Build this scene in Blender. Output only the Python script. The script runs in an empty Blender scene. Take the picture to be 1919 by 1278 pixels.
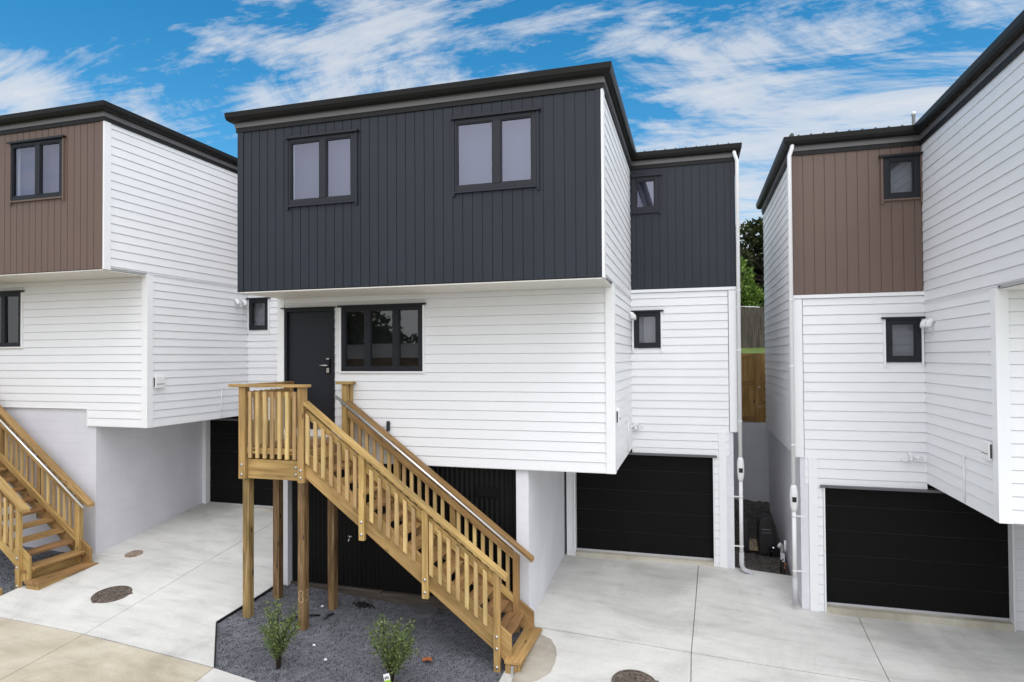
import bpy, bmesh, math, random
import numpy as np
from mathutils import Vector, Matrix
random.seed(7)
S = bpy.context.scene
COL = S.collection
rad = math.radians

# ------------------------------------------------------------------ materials
def new_mat(name):
    m = bpy.data.materials.new(name); m.use_nodes = True
    nt = m.node_tree; nt.nodes.clear()
    out = nt.nodes.new('ShaderNodeOutputMaterial')
    return m, nt, out
def node(nt, t, **kw):
    n = nt.nodes.new(t)
    for k, v in kw.items():
        if k in n.inputs: n.inputs[k].default_value = v
        else: setattr(n, k, v)
    return n
def ramp(nt, stops, fac=None):
    r = nt.nodes.new('ShaderNodeValToRGB'); e = r.color_ramp.elements
    e[0].position, e[0].color = stops[0][0], (*stops[0][1], 1)
    e[1].position, e[1].color = stops[-1][0], (*stops[-1][1], 1)
    for p, c in stops[1:-1]:
        x = e.new(p); x.color = (*c, 1)
    if fac is not None: nt.links.new(fac, r.inputs[0])
    return r
def painted(name, col, rough=.5, var=.04, scale=3, bump=.02, bscale=80, spec=.4, metal=0, drip=0):
    m, nt, out = new_mat(name); L = nt.links.new
    b = node(nt, 'ShaderNodeBsdfPrincipled', Roughness=rough, Metallic=metal)
    b.inputs['Specular IOR Level'].default_value = spec
    tc = node(nt, 'ShaderNodeNewGeometry')
    n1 = node(nt, 'ShaderNodeTexNoise', Scale=scale, Detail=6.0, Roughness=.6)
    L(tc.outputs['Position'], n1.inputs['Vector'])
    lo = tuple(c * (1 - var) for c in col); hi = tuple(min(1, c * (1 + var)) for c in col)
    r = ramp(nt, [(.3, lo), (.7, hi)], n1.outputs[0])
    L(r.outputs[0], b.inputs['Base Color'])
    n2 = node(nt, 'ShaderNodeTexNoise', Scale=bscale, Detail=3.0)
    L(tc.outputs['Position'], n2.inputs['Vector'])
    bp = node(nt, 'ShaderNodeBump', Strength=bump, Distance=.01)
    L(n2.outputs[0], bp.inputs['Height']); L(bp.outputs[0], b.inputs['Normal'])
    rr = node(nt, 'ShaderNodeMapRange'); rr.inputs[3].default_value = rough * .85; rr.inputs[4].default_value = min(1, rough * 1.15)
    L(n1.outputs[0], rr.inputs[0]); L(rr.outputs[0], b.inputs['Roughness'])
    L(b.outputs[0], out.inputs[0])
    return m
def timber(name, dark, mid, light, rough=.65, knots=True):
    m, nt, out = new_mat(name); L = nt.links.new
    b = node(nt, 'ShaderNodeBsdfPrincipled', Roughness=rough)
    b.inputs['Specular IOR Level'].default_value = .3
    uv = node(nt, 'ShaderNodeUVMap')
    mp = node(nt, 'ShaderNodeMapping'); mp.inputs['Scale'].default_value = (1.6, 26, 1)
    L(uv.outputs[0], mp.inputs[0])
    n1 = node(nt, 'ShaderNodeTexNoise', Scale=1.0, Detail=5.0, Roughness=.6, Distortion=.6)
    L(mp.outputs[0], n1.inputs['Vector'])
    mp2 = node(nt, 'ShaderNodeMapping'); mp2.inputs['Scale'].default_value = (1.1, 3, 1)
    L(uv.outputs[0], mp2.inputs[0])
    n2 = node(nt, 'ShaderNodeTexNoise', Scale=1.0, Detail=3.0)
    L(mp2.outputs[0], n2.inputs['Vector'])
    r = ramp(nt, [(.22, dark), (.5, mid), (.78, light)], n1.outputs[0])
    hs = node(nt, 'ShaderNodeHueSaturation')
    mr = node(nt, 'ShaderNodeMapRange'); mr.inputs[1].default_value = .3; mr.inputs[2].default_value = .7
    mr.inputs[3].default_value = .68; mr.inputs[4].default_value = 1.28
    L(n2.outputs[0], mr.inputs[0]); L(mr.outputs[0], hs.inputs['Value']); L(r.outputs[0], hs.inputs['Color'])
    col = hs.outputs[0]
    if knots:
        mp3 = node(nt, 'ShaderNodeMapping'); mp3.inputs['Scale'].default_value = (2.2, 6.5, 1)
        L(uv.outputs[0], mp3.inputs[0])
        v = node(nt, 'ShaderNodeTexVoronoi', Scale=1.0); L(mp3.outputs[0], v.inputs['Vector'])
        kr = ramp(nt, [(.05, (1, 1, 1)), (.15, (0, 0, 0))], v.outputs['Distance'])
        mx = node(nt, 'ShaderNodeMixRGB'); mx.inputs[2].default_value = (*[c * .38 for c in dark], 1)
        L(kr.outputs[0], mx.inputs[0]); L(col, mx.inputs[1]); col = mx.outputs[0]
    oi = node(nt, 'ShaderNodeObjectInfo')
    hv = node(nt, 'ShaderNodeHueSaturation')
    m1 = node(nt, 'ShaderNodeMapRange'); m1.inputs[3].default_value = .76; m1.inputs[4].default_value = 1.18
    m2 = node(nt, 'ShaderNodeMapRange'); m2.inputs[3].default_value = .490; m2.inputs[4].default_value = .509
    L(oi.outputs['Random'], m1.inputs[0]); L(oi.outputs['Random'], m2.inputs[0])
    L(m1.outputs[0], hv.inputs['Value']); L(m2.outputs[0], hv.inputs['Hue']); L(col, hv.inputs['Color'])
    L(hv.outputs[0], b.inputs['Base Color'])
    bp = node(nt, 'ShaderNodeBump', Strength=.25, Distance=.004)
    L(n1.outputs[0], bp.inputs['Height']); L(bp.outputs[0], b.inputs['Normal'])
    L(b.outputs[0], out.inputs[0])
    return m
def blockwork(name, col):
    m, nt, out = new_mat(name); L = nt.links.new
    b = node(nt, 'ShaderNodeBsdfPrincipled', Roughness=.6)
    b.inputs['Specular IOR Level'].default_value = .3
    g = node(nt, 'ShaderNodeNewGeometry'); sp = node(nt, 'ShaderNodeSeparateXYZ'); cb = node(nt, 'ShaderNodeCombineXYZ')
    ad = node(nt, 'ShaderNodeMath', operation='ADD')
    L(g.outputs['Position'], sp.inputs[0]); L(sp.outputs[0], ad.inputs[0]); L(sp.outputs[1], ad.inputs[1])
    L(ad.outputs[0], cb.inputs[0]); L(sp.outputs[2], cb.inputs[1])
    br = node(nt, 'ShaderNodeTexBrick', Scale=1.0); br.offset = .5
    br.inputs['Brick Width'].default_value = .4; br.inputs['Row Height'].default_value = .2
    br.inputs['Mortar Size'].default_value = .005; br.inputs['Mortar Smooth'].default_value = .3
    L(cb.outputs[0], br.inputs['Vector'])
    n = node(nt, 'ShaderNodeTexNoise', Scale=60.0, Detail=5.0); L(g.outputs['Position'], n.inputs['Vector'])
    n0 = node(nt, 'ShaderNodeTexNoise', Scale=1.3, Detail=5.0); L(g.outputs['Position'], n0.inputs['Vector'])
    r = ramp(nt, [(.3, tuple(c * .93 for c in col)), (.7, tuple(c * 1.05 for c in col))], n0.outputs[0])
    mx = node(nt, 'ShaderNodeMixRGB'); mx.inputs[2].default_value = (*[c * .95 for c in col], 1)
    L(br.outputs['Fac'], mx.inputs[0]); L(r.outputs[0], mx.inputs[1]); L(mx.outputs[0], b.inputs['Base Color'])
    mm = node(nt, 'ShaderNodeMath', operation='MULTIPLY_ADD'); mm.inputs[1].default_value = -1.0
    ml = node(nt, 'ShaderNodeMath', operation='MULTIPLY'); ml.inputs[1].default_value = .25
    L(n.outputs[0], ml.inputs[0]); L(br.outputs['Fac'], mm.inputs[0]); L(ml.outputs[0], mm.inputs[2])
    bp = node(nt, 'ShaderNodeBump', Strength=.45, Distance=.005)
    L(mm.outputs[0], bp.inputs['Height']); L(bp.outputs[0], b.inputs['Normal']); L(b.outputs[0], out.inputs[0])
    return m
def concrete(name, base, stain, light, streak=True):
    m, nt, out = new_mat(name); L = nt.links.new
    b = node(nt, 'ShaderNodeBsdfPrincipled', Roughness=.72)
    b.inputs['Specular IOR Level'].default_value = .35
    g = node(nt, 'ShaderNodeNewGeometry')
    n1 = node(nt, 'ShaderNodeTexNoise', Scale=.55, Detail=9.0, Roughness=.62, Distortion=.8)
    L(g.outputs['Position'], n1.inputs['Vector'])
    mp = node(nt, 'ShaderNodeMapping'); mp.inputs['Rotation'].default_value = (0, 0, .5); mp.inputs['Scale'].default_value = (1.2, 5.5, 1)
    L(g.outputs['Position'], mp.inputs[0])
    n2 = node(nt, 'ShaderNodeTexNoise', Scale=1.0, Detail=8.0, Roughness=.65); L(mp.outputs[0], n2.inputs['Vector'])
    n3 = node(nt, 'ShaderNodeTexNoise', Scale=45.0, Detail=6.0, Roughness=.7); L(g.outputs['Position'], n3.inputs['Vector'])
    r1 = ramp(nt, [(.34, stain), (.49, base), (.66, light)], n1.outputs[0])
    r2 = ramp(nt, [(.32, (.80, .795, .78)), (.47, (.97, .97, .965)), (.6, (1.04, 1.04, 1.03)), (.75, (1.1, 1.09, 1.05))], n2.outputs[0])
    r3 = ramp(nt, [(.3, (.90, .90, .90)), (.7, (1.07, 1.07, 1.07))], n3.outputs[0])
    a = node(nt, 'ShaderNodeMixRGB', blend_type='MULTIPLY'); a.inputs[0].default_value = .75
    c = node(nt, 'ShaderNodeMixRGB', blend_type='MULTIPLY'); c.inputs[0].default_value = 1
    L(r1.outputs[0], a.inputs[1]); L(r2.outputs[0], a.inputs[2]); L(a.outputs[0], c.inputs[1]); L(r3.outputs[0], c.inputs[2])
    v = node(nt, 'ShaderNodeTexVoronoi', Scale=3.1); v.feature = 'F1'
    nd = node(nt, 'ShaderNodeTexNoise', Scale=6.0, Detail=4.0); L(g.outputs['Position'], nd.inputs['Vector'])
    av = node(nt, 'ShaderNodeMixRGB', blend_type='ADD'); av.inputs[0].default_value = .5
    L(g.outputs['Position'], av.inputs[1]); L(nd.outputs['Color'], av.inputs[2]); L(av.outputs[0], v.inputs['Vector'])
    rv = ramp(nt, [(.02, (.42, .40, .37)), (.07, (1, 1, 1))], v.outputs['Distance'])
    d = node(nt, 'ShaderNodeMixRGB', blend_type='MULTIPLY'); d.inputs[0].default_value = .35
    L(c.outputs[0], d.inputs[1]); L(rv.outputs[0], d.inputs[2]); L(d.outputs[0], b.inputs['Base Color'])
    bp = node(nt, 'ShaderNodeBump', Strength=.12, Distance=.004)
    L(n3.outputs[0], bp.inputs['Height']); L(bp.outputs[0], b.inputs['Normal']); L(b.outputs[0], out.inputs[0])
    return m
def speckle(name, cols, scale, rough=.8, bump=.6):
    m, nt, out = new_mat(name); L = nt.links.new
    b = node(nt, 'ShaderNodeBsdfPrincipled', Roughness=rough)
    g = node(nt, 'ShaderNodeNewGeometry')
    v = node(nt, 'ShaderNodeTexVoronoi', Scale=scale); L(g.outputs['Position'], v.inputs['Vector'])
    n1 = node(nt, 'ShaderNodeTexNoise', Scale=2.5, Detail=5.0); L(g.outputs['Position'], n1.inputs['Vector'])
    bw = node(nt, 'ShaderNodeSeparateColor'); L(v.outputs['Color'], bw.inputs[0])
    r = ramp(nt, [(0, cols[0]), (.5, cols[1]), (1, cols[2])], bw.outputs[0])
    r2 = ramp(nt, [(.35, (.75, .75, .75)), (.65, (1.1, 1.1, 1.1))], n1.outputs[0])
    a = node(nt, 'ShaderNodeMixRGB', blend_type='MULTIPLY'); a.inputs[0].default_value = .8
    L(r.outputs[0], a.inputs[1]); L(r2.outputs[0], a.inputs[2]); L(a.outputs[0], b.inputs['Base Color'])
    bp = node(nt, 'ShaderNodeBump', Strength=bump, Distance=.012); bp.invert = True
    L(v.outputs['Distance'], bp.inputs['Height']); L(bp.outputs[0], b.inputs['Normal']); L(b.outputs[0], out.inputs[0])
    return m
def leafy(name, cols, rough=.5):
    m, nt, out = new_mat(name); L = nt.links.new
    b = node(nt, 'ShaderNodeBsdfPrincipled', Roughness=rough)
    b.inputs['Specular IOR Level'].default_value = .3
    g = node(nt, 'ShaderNodeNewGeometry')
    r = ramp(nt, [(0, cols[0]), (.55, cols[1]), (1, cols[2])], g.outputs['Random Per Island'])
    L(r.outputs[0], b.inputs['Base Color'])
    t = node(nt, 'ShaderNodeBsdfTranslucent'); L(r.outputs[0], t.inputs[0])
    mx = node(nt, 'ShaderNodeMixShader'); mx.inputs[0].default_value = .3
    L(b.outputs[0], mx.inputs[1]); L(t.outputs[0], mx.inputs[2]); L(mx.outputs[0], out.inputs[0])
    return m
def glass_mat(name, ior, tint=(1, 1, 1)):
    m, nt, out = new_mat(name); L = nt.links.new
    t = node(nt, 'ShaderNodeBsdfTransparent'); t.inputs[0].default_value = (.82, .85, .87, 1)
    g = node(nt, 'ShaderNodeBsdfGlossy', Roughness=.015); g.inputs[0].default_value = (*tint, 1)
    lw = node(nt, 'ShaderNodeLayerWeight'); lw.inputs[0].default_value = .5
    pw = node(nt, 'ShaderNodeMath', operation='POWER'); pw.inputs[1].default_value = 4.5; L(lw.outputs['Facing'], pw.inputs[0])
    f = node(nt, 'ShaderNodeMath', operation='MULTIPLY_ADD'); f.inputs[1].default_value = 1 - ior; f.inputs[2].default_value = ior; L(pw.outputs[0], f.inputs[0])
    mx = node(nt, 'ShaderNodeMixShader')
    L(f.outputs[0], mx.inputs[0]); L(t.outputs[0], mx.inputs[1]); L(g.outputs[0], mx.inputs[2]); L(mx.outputs[0], out.inputs[0])
    return m
M = {}
M['white'] = painted('white paint', (.82, .825, .845), .45, .015, 1.7, .03, 30)
M['trim'] = painted('white trim paint', (.83, .835, .85), .4, .012, 2.5, .02, 40)
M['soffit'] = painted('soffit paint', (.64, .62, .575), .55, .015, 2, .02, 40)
M['charcoal'] = painted('charcoal paint', (.022, .0265, .0365), .45, .10, 1.0, .02, 60, .3)
M['brown'] = painted('brown paint', (.142, .095, .078), .5, .05, 1.2, .02, 60)
M['eave'] = painted('dark eave strip', (.006, .0055, .006), .6)
M['gutter'] = painted('dark gutter metal', (.0095, .009, .0085), .45, .1, 2, .01, 40, .22)
M['fascia'] = painted('fascia metal', (.145, .138, .142), .4, .05, 2, .01, 40)
M['roof'] = painted('roof steel', (.085, .088, .092), .4, .06, 1, .01, 40)
M['frame'] = painted('window joinery', (.016, .018, .023), .42, .04, 3, .01, 60, .25)
M['frame2'] = painted('upper window joinery', (.024, .026, .033), .42, .04, 3, .01, 60, .25)
M['door'] = painted('front door paint', (.019, .0215, .028), .42, .05, 2, .02, 60, .25)
M['garage'] = painted('black garage door', (.0045, .0045, .0048), .6, .08, 2, .02, 90, .12)
M['joint'] = painted('door panel joint', (.035, .035, .037), .4)  # lightened: highlights along the panel edges are put into this colour
M['black_clad'] = painted('black corrugated steel', (.0045, .0045, .005), .5, .1, 2, .01, 60, .22)
M['lintel'] = painted('grey lintel flashing', (.12, .12, .13), .4)
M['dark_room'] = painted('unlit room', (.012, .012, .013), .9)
M['blind'] = painted('lavender grey blind', (.085, .085, .13), .8, .05, 4, .05, 200)  # even lavender-grey sheet behind the upper panes
M['reveal'] = painted('window reveal', (.75, .75, .77), .5)
M['glass'] = glass_mat('window glass', .10)
M['glass_coated'] = glass_mat('coated window glass', .20, (.76, .78, .97))
M['block'] = blockwork('painted blockwork', (.66, .66, .71))
M['block_light'] = blockwork('pale painted blockwork', (.74, .74, .785))
M['timber'] = timber('treated pine', (.21, .117, .040), (.39, .245, .094), (.50, .335, .145))
M['timber_pale'] = timber('pale treated pine', (.37, .238, .095), (.52, .36, .16), (.62, .46, .24), knots=False)
M['timber_tread'] = timber('brown tread pine', (.195, .104, .038), (.325, .19, .076), (.43, .27, .12))
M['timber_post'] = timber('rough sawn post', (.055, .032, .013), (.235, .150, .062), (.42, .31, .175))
M['steel'] = painted('brushed stainless', (.80, .79, .78), .3, .03, 4, .02, 200, .5, 1.0)
M['bolt'] = painted('galvanised steel', (.55, .55, .55), .35, .1, 8, .05, 80, .5, .9)
M['black'] = painted('black plastic', (.010, .010, .012), .4)
M['plastic'] = painted('white plastic', (.80, .80, .81), .35, .01)
M['plastic_grey'] = painted('grey plastic', (.50, .50, .53), .4)
M['concrete'] = concrete('driveway concrete', (.57, .563, .542), (.45, .444, .425), (.65, .642, .62))
M['concrete_beige'] = concrete('beige lane concrete', (.48, .425, .335), (.38, .33, .25), (.56, .52, .43))
M['mortar'] = concrete('fresh mortar', (.36, .325, .275), (.25, .222, .18), (.47, .44, .39))
M['threshold'] = concrete('threshold concrete', (.52, .49, .41), (.40, .37, .30), (.60, .58, .52))
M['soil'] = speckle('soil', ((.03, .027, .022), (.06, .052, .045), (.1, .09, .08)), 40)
M['gravel'] = speckle('grey gravel', ((.068, .07, .083), (.135, .139, .160), (.225, .23, .255)), 110)
M['stone'] = leafy('gravel stones', ((.055, .057, .067), (.14, .144, .166), (.32, .325, .35)), .8)
M['iron'] = speckle('rusty iron', ((.05, .038, .03), (.12, .09, .072), (.20, .16, .135)), 45, .6, .5)
M['rust'] = speckle('rusty patch', ((.16, .105, .075), (.25, .18, .135), (.33, .27, .22)), 30, .8, .2)
M['leaf'] = leafy('shrub leaves', ((.05, .085, .024), (.125, .185, .055), (.28, .33, .13)))
M['leaf_dark'] = leafy('dark tree leaves', ((.014, .022, .007), (.034, .052, .015), (.095, .10, .032)))
M['leaf_bright'] = leafy('bright tree leaves', ((.06, .12, .018), (.135, .23, .036), (.25, .36, .075)))
M['bark'] = painted('bark', (.06, .045, .03), .9, .3, 10, .4, 30)
M['grass'] = speckle('lawn grass', ((.055, .095, .015), (.10, .155, .025), (.155, .21, .045)), 60)
M['fence_grey'] = timber('weathered palings', (.03, .023, .018), (.085, .070, .058), (.16, .138, .118))
M['fence_brown'] = timber('stained fence', (.23, .118, .036), (.37, .205, .07), (.48, .295, .115))
M['chalk'] = painted('faded chalk', (.47, .33, .19), .9, .3, 60)
M['leaf_dry'] = painted('dry leaf', (.32, .10, .035), .7, .3, 60)
M['copper'] = painted('copper pipe', (.45, .2, .1), .35, .1, 5, .01, 40, .5, 1)
M['tag_green'] = painted('tag green', (.30, .50, .07), .4)
M['paver'] = speckle('paver', ((.16, .12, .08), (.26, .2, .13), (.36, .29, .2)), 40)

# ------------------------------------------------------------------ mesh builder
LOC = {}
class MB:
    def __init__(s, T=None):
        s.v = []; s.f = []; s.uv = []; s.T = T; s.sm = []
    def P(s, p):
        return s.T(p) if s.T else p
    def face(s, pts, L=None, off=0.0, smooth=False):
        pts = [Vector(s.P(tuple(p))) for p in pts]
        b = len(s.v); s.v += pts; s.f.append(tuple(range(b, b + len(pts)))); s.sm.append(smooth)
        if L is None: L = Vector((1, 0, 0))
        else:
            o = Vector(s.P((0, 0, 0))); L = (Vector(s.P(tuple(L))) - o).normalized()
        n = (pts[1] - pts[0]).cross(pts[2] - pts[1])
        if n.length < 1e-12: n = Vector((0, 0, 1))
        n.normalize()
        A = n.cross(L)
        if A.length < .3:
            A = n.orthogonal().normalized(); L = n.cross(A)
        A.normalize()
        s.uv.append([(p.dot(L) + off * 7.3, p.dot(A) + off * 3.1) for p in pts])
    def hexa(s, c, L=None):
        off = random.random() * 20
        for q in ((0, 3, 2, 1), (4, 5, 6, 7), (0, 1, 5, 4), (1, 2, 6, 5), (2, 3, 7, 6), (3, 0, 4, 7)):
            s.face([c[i] for i in q], L, off)
    def box(s, x0, x1, y0, y1, z0, z1, L=None):
        if L is None:
            d = (abs(x1 - x0), abs(y1 - y0), abs(z1 - z0)); k = d.index(max(d))
            L = ((1, 0, 0), (0, 1, 0), (0, 0, 1))[k]
        s.hexa([(x0, y0, z0), (x1, y0, z0), (x1, y1, z0), (x0, y1, z0), (x0, y0, z1), (x1, y0, z1), (x1, y1, z1), (x0, y1, z1)], L)
    def slope(s, xa, za, xb, zb, h, y0, y1):
        # sloping board in the x-z plane: top edge from (xa,za) to (xb,zb), vertical depth h
        s.hexa([(xa, y0, za - h), (xb, y0, zb - h), (xb, y1, zb - h), (xa, y1, za - h), (xa, y0, za), (xb, y0, zb), (xb, y1, zb), (xa, y1, za)], (xb - xa, 0, zb - za))
    def tube(s, pts, r, n=10, caps=True):
        pts = [Vector(p) for p in pts]; rs = r if isinstance(r, (list, tuple)) else [r] * len(pts)
        rings = []
        for i, p in enumerate(pts):
            d = (pts[min(i + 1, len(pts) - 1)] - pts[max(i - 1, 0)])
            d = d.normalized() if d.length > 1e-9 else Vector((0, 0, 1))
            ref = Vector((0, 0, 1)) if abs(d.z) < .9 else Vector((1, 0, 0))
            a = d.cross(ref).normalized(); b = d.cross(a)
            rings.append([p + (a * math.cos(t) + b * math.sin(t)) * rs[i] for t in [2 * math.pi * k / n for k in range(n)]])
        for i in range(len(rings) - 1):
            for k in range(n):
                s.face([rings[i][k], rings[i][(k + 1) % n], rings[i + 1][(k + 1) % n], rings[i + 1][k]], smooth=True)
        if caps:
            s.face(rings[0][::-1]); s.face(rings[-1])
    def build(s, name, mat, parent=None, loc=None, bevel=0, smooth=False):
        me = bpy.data.meshes.new(name)
        if parent is not None: o0 = Vector(LOC[parent.name])
        else: o0 = Vector(loc if loc is not None else (0, 0, 0))
        me.from_pydata([tuple(p - o0) for p in s.v], [], s.f)
        me.polygons.foreach_set('use_smooth', [bool(x or smooth) for x in s.sm])
        ul = me.uv_layers.new(name='UVMap')
        flat = [c for f in s.uv for p in f for c in p]
        ul.data.foreach_set('uv', flat)
        bm = bmesh.new(); bm.from_mesh(me); bmesh.ops.remove_doubles(bm, verts=bm.verts, dist=1e-5)
        bmesh.ops.recalc_face_normals(bm, faces=bm.faces); bm.to_mesh(me); bm.free()
        me.materials.append(mat if not isinstance(mat, str) else M[mat])
        ob = bpy.data.objects.new(name, me); COL.objects.link(ob)
        if parent is not None: ob.parent = parent; LOC[ob.name] = LOC[parent.name]
        else: ob.location = o0; LOC[ob.name] = tuple(o0)
        if bevel:
            md = ob.modifiers.new('edge', 'BEVEL'); md.width = bevel; md.segments = 2; md.limit_method = 'ANGLE'; md.angle_limit = rad(40)
        return ob
def thing(name, loc, label, cat, group=None):
    o = bpy.data.objects.new(name, None); COL.objects.link(o); o.location = loc; o.empty_display_size = .2
    LOC[o.name] = tuple(loc); tag(o, label, cat, group); return o
def tag(o, label, cat, group=None):
    o['label'] = label; o['category'] = cat
    if group: o['group'] = group
    return o
def kind(o, k): o['kind'] = k; return o
def rp(name, size): pass

# ------------------------------------------------------------------ ground surface (thin plate spline through surveyed heights)
CP = np.array([(-10.92,9.36,-3.70),(-10.7,12.1,-3.32),(-9.0,12.1,-3.38),(-6.7,8.3,-4.03),(-5.66,8.3,-4.12),(-6.74,9.15,-3.98),(-2.48,9.55,-4.13),(-2.25,8.25,-4.29),(-2.4,12.4,-3.92),(0.4,12.4,-3.89),(0.75,12.2,-3.97),(1.66,11.4,-4.2),(4.7,11.4,-4.22),(-12,6,-4.0),(-2,6,-4.45),(4,6,-4.62),(6,11.4,-4.25),(-8,8.5,-3.92),(-14,9.3,-3.6),(10,6,-4.8),(-20,6,-3.7)])
def _U(r2): return np.where(r2 > 0, r2 * np.log(r2 + 1e-12), 0)
_n = len(CP); _xy = CP[:, :2]
_K = _U(((_xy[:, None] - _xy[None]) ** 2).sum(-1)) + .3 * np.eye(_n); _Pm = np.c_[np.ones(_n), _xy]
_w = np.linalg.solve(np.block([[_K, _Pm], [_Pm.T, np.zeros((3, 3))]]), np.r_[CP[:, 2], 0, 0, 0])
def gz(x, y):
    y2 = max(y, 5.0); x2 = min(max(x, -16), 9)
    return float(_U((_xy[:, 0] - x2) ** 2 + (_xy[:, 1] - y2) ** 2) @ _w[:_n] + _w[_n] + _w[_n + 1] * x2 + _w[_n + 2] * y2) - .03 * (y2 - y)

def inside(pt, poly):
    x, y = pt; c = False; j = len(poly) - 1
    for i in range(len(poly)):
        xi, yi = poly[i]; xj, yj = poly[j]
        if (yi > y) != (yj > y) and x < (xj - xi) * (y - yi) / (yj - yi) + xi: c = not c
        j = i
    return c
def slab(bm, poly, dz=0.0, thick=.11, gap=.0052, step=.3, rough=0.0):
    # drape a polygon over the ground surface, with its cut edges
    n = len(poly); A = sum(poly[i][0] * poly[(i + 1) % n][1] - poly[(i + 1) % n][0] * poly[i][1] for i in range(n))
    if A < 0: poly = poly[::-1]
    pp = []
    for i in range(n):
        a, b, c = Vector(poly[i - 1]), Vector(poly[i]), Vector(poly[(i + 1) % n])
        d1 = (b - a).normalized(); d2 = (c - b).normalized()
        n1 = Vector((-d1.y, d1.x)); n2 = Vector((-d2.y, d2.x)); m = (n1 + n2); m = m / max(.3, m.dot(n1)) if m.length > 1e-6 else n1
        pp.append((b.x + m.x * gap, b.y + m.y * gap))
    poly = pp
    x0 = min(p[0] for p in poly); x1 = max(p[0] for p in poly); y0 = min(p[1] for p in poly); y1 = max(p[1] for p in poly)
    nx = max(1, int((x1 - x0) / step)); ny = max(1, int((y1 - y0) / step))
    t = bmesh.new()
    vs = [[t.verts.new((x0 + (x1 - x0) * i / nx, y0 + (y1 - y0) * j / ny, 0)) for i in range(nx + 1)] for j in range(ny + 1)]
    for j in range(ny):
        for i in range(nx): t.faces.new((vs[j][i], vs[j][i + 1], vs[j + 1][i + 1], vs[j + 1][i]))
    for i in range(len(poly)):
        a = Vector((*poly[i], 0)); b = Vector((*poly[(i + 1) % len(poly)], 0)); d = (b - a).normalized()
        bmesh.ops.bisect_plane(t, geom=t.verts[:] + t.edges[:] + t.faces[:], plane_co=a, plane_no=Vector((d.y, -d.x, 0)), dist=1e-6)
    bmesh.ops.delete(t, geom=[f for f in t.faces if not inside(f.calc_center_median()[:2], poly)], context='FACES')
    for v in t.verts: v.co.z = gz(v.co.x, v.co.y) + dz + (random.uniform(-rough, rough) if rough else 0)
    if thick:
        be = [e for e in t.edges if len(e.link_faces) == 1]
        r = bmesh.ops.extrude_edge_only(t, edges=be)
        for v in [g for g in r['geom'] if isinstance(g, bmesh.types.BMVert)]: v.co.z -= thick
    me = bpy.data.meshes.new('tmp'); t.to_mesh(me); t.free(); bm.from_mesh(me); bpy.data.meshes.remove(me)
def finish(bm, name, mat, smooth=False):
    bmesh.ops.recalc_face_normals(bm, faces=bm.faces)
    me = bpy.data.meshes.new(name); bm.to_mesh(me); bm.free(); me.materials.append(M[mat])
    if smooth: me.polygons.foreach_set('use_smooth', [True] * len(me.polygons))
    o = bpy.data.objects.new(name, me); COL.objects.link(o); return o

bm = bmesh.new()
DRIVE = [
 [(-11.0,7.23),(-8.6,7.22),(-8.7,9.75),(-11.0,9.5)],
 [(-20,7.25),(-11.0,7.23),(-11.0,7.72),(-20,7.72)],
 [(-8.6,7.22),(-6.25,7.14),(-7.06,8.11),(-7.0,10.05),(-8.7,9.75)],
 [(-11.0,9.5),(-8.7,9.75),(-8.6,12.3),(-11.0,12.3)],
 [(-8.7,9.75),(-7.0,10.05),(-6.95,12.3),(-8.6,12.3)],
 [(-6.26,0),(-.12,0),(-.07,9.52),(-2.5,9.48),(-2.52,8.05),(-2.95,7.2),(-4.1,6.95),(-5.4,7.06),(-6.25,7.14)],
 [(-2.6,9.49),(-.07,9.53),(.06,12.43),(-2.6,12.43)],
 [(-.07,9.53),(2.49,9.56),(2.52,11.42),(1.7,11.42),(1.7,12.5),(.06,12.42)],
 [(2.49,9.56),(14,9.56),(14,11.5),(2.52,11.5)],
 [(-.12,0),(2.44,0),(2.49,9.55),(-.07,9.52)],
 [(2.44,0),(14,0),(14,9.55),(2.49,9.55)],
]
for p in DRIVE: slab(bm, p)
kind(finish(bm, 'driveway', 'concrete'), 'structure')
bm = bmesh.new()
for p in ([(-20,-6),(-8.9,-6),(-8.6,7.22),(-20,7.25)], [(-8.9,-6),(-6.3,-6),(-6.25,7.13),(-8.6,7.21)]): slab(bm, p)
kind(finish(bm, 'lane', 'concrete_beige'), 'structure')
bm = bmesh.new(); slab(bm, [(-6.3,-6),(14,-6),(14,-.01),(-6.26,-.01)], step=1.0)
kind(finish(bm, 'road', 'concrete'), 'structure')
bm = bmesh.new(); slab(bm, [(-7.2,6.8),(-2.3,6.8),(-2.3,9.9),(-7.2,9.9)], dz=-.035, thick=0, gap=0, step=.06, rough=.008)
slab(bm, [(-16,7.6),(-10.9,7.6),(-10.9,9.6),(-16,9.6)], dz=-.035, thick=0, gap=0, step=.08, rough=.008)
kind(finish(bm, 'gravel_bed', 'gravel'), 'structure')
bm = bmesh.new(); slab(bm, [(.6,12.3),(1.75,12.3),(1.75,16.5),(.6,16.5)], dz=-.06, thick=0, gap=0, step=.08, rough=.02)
kind(finish(bm, 'shaded_soil_strip', 'soil'), 'structure')  # dark soil; its colour also stands for the shade between the houses
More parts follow.
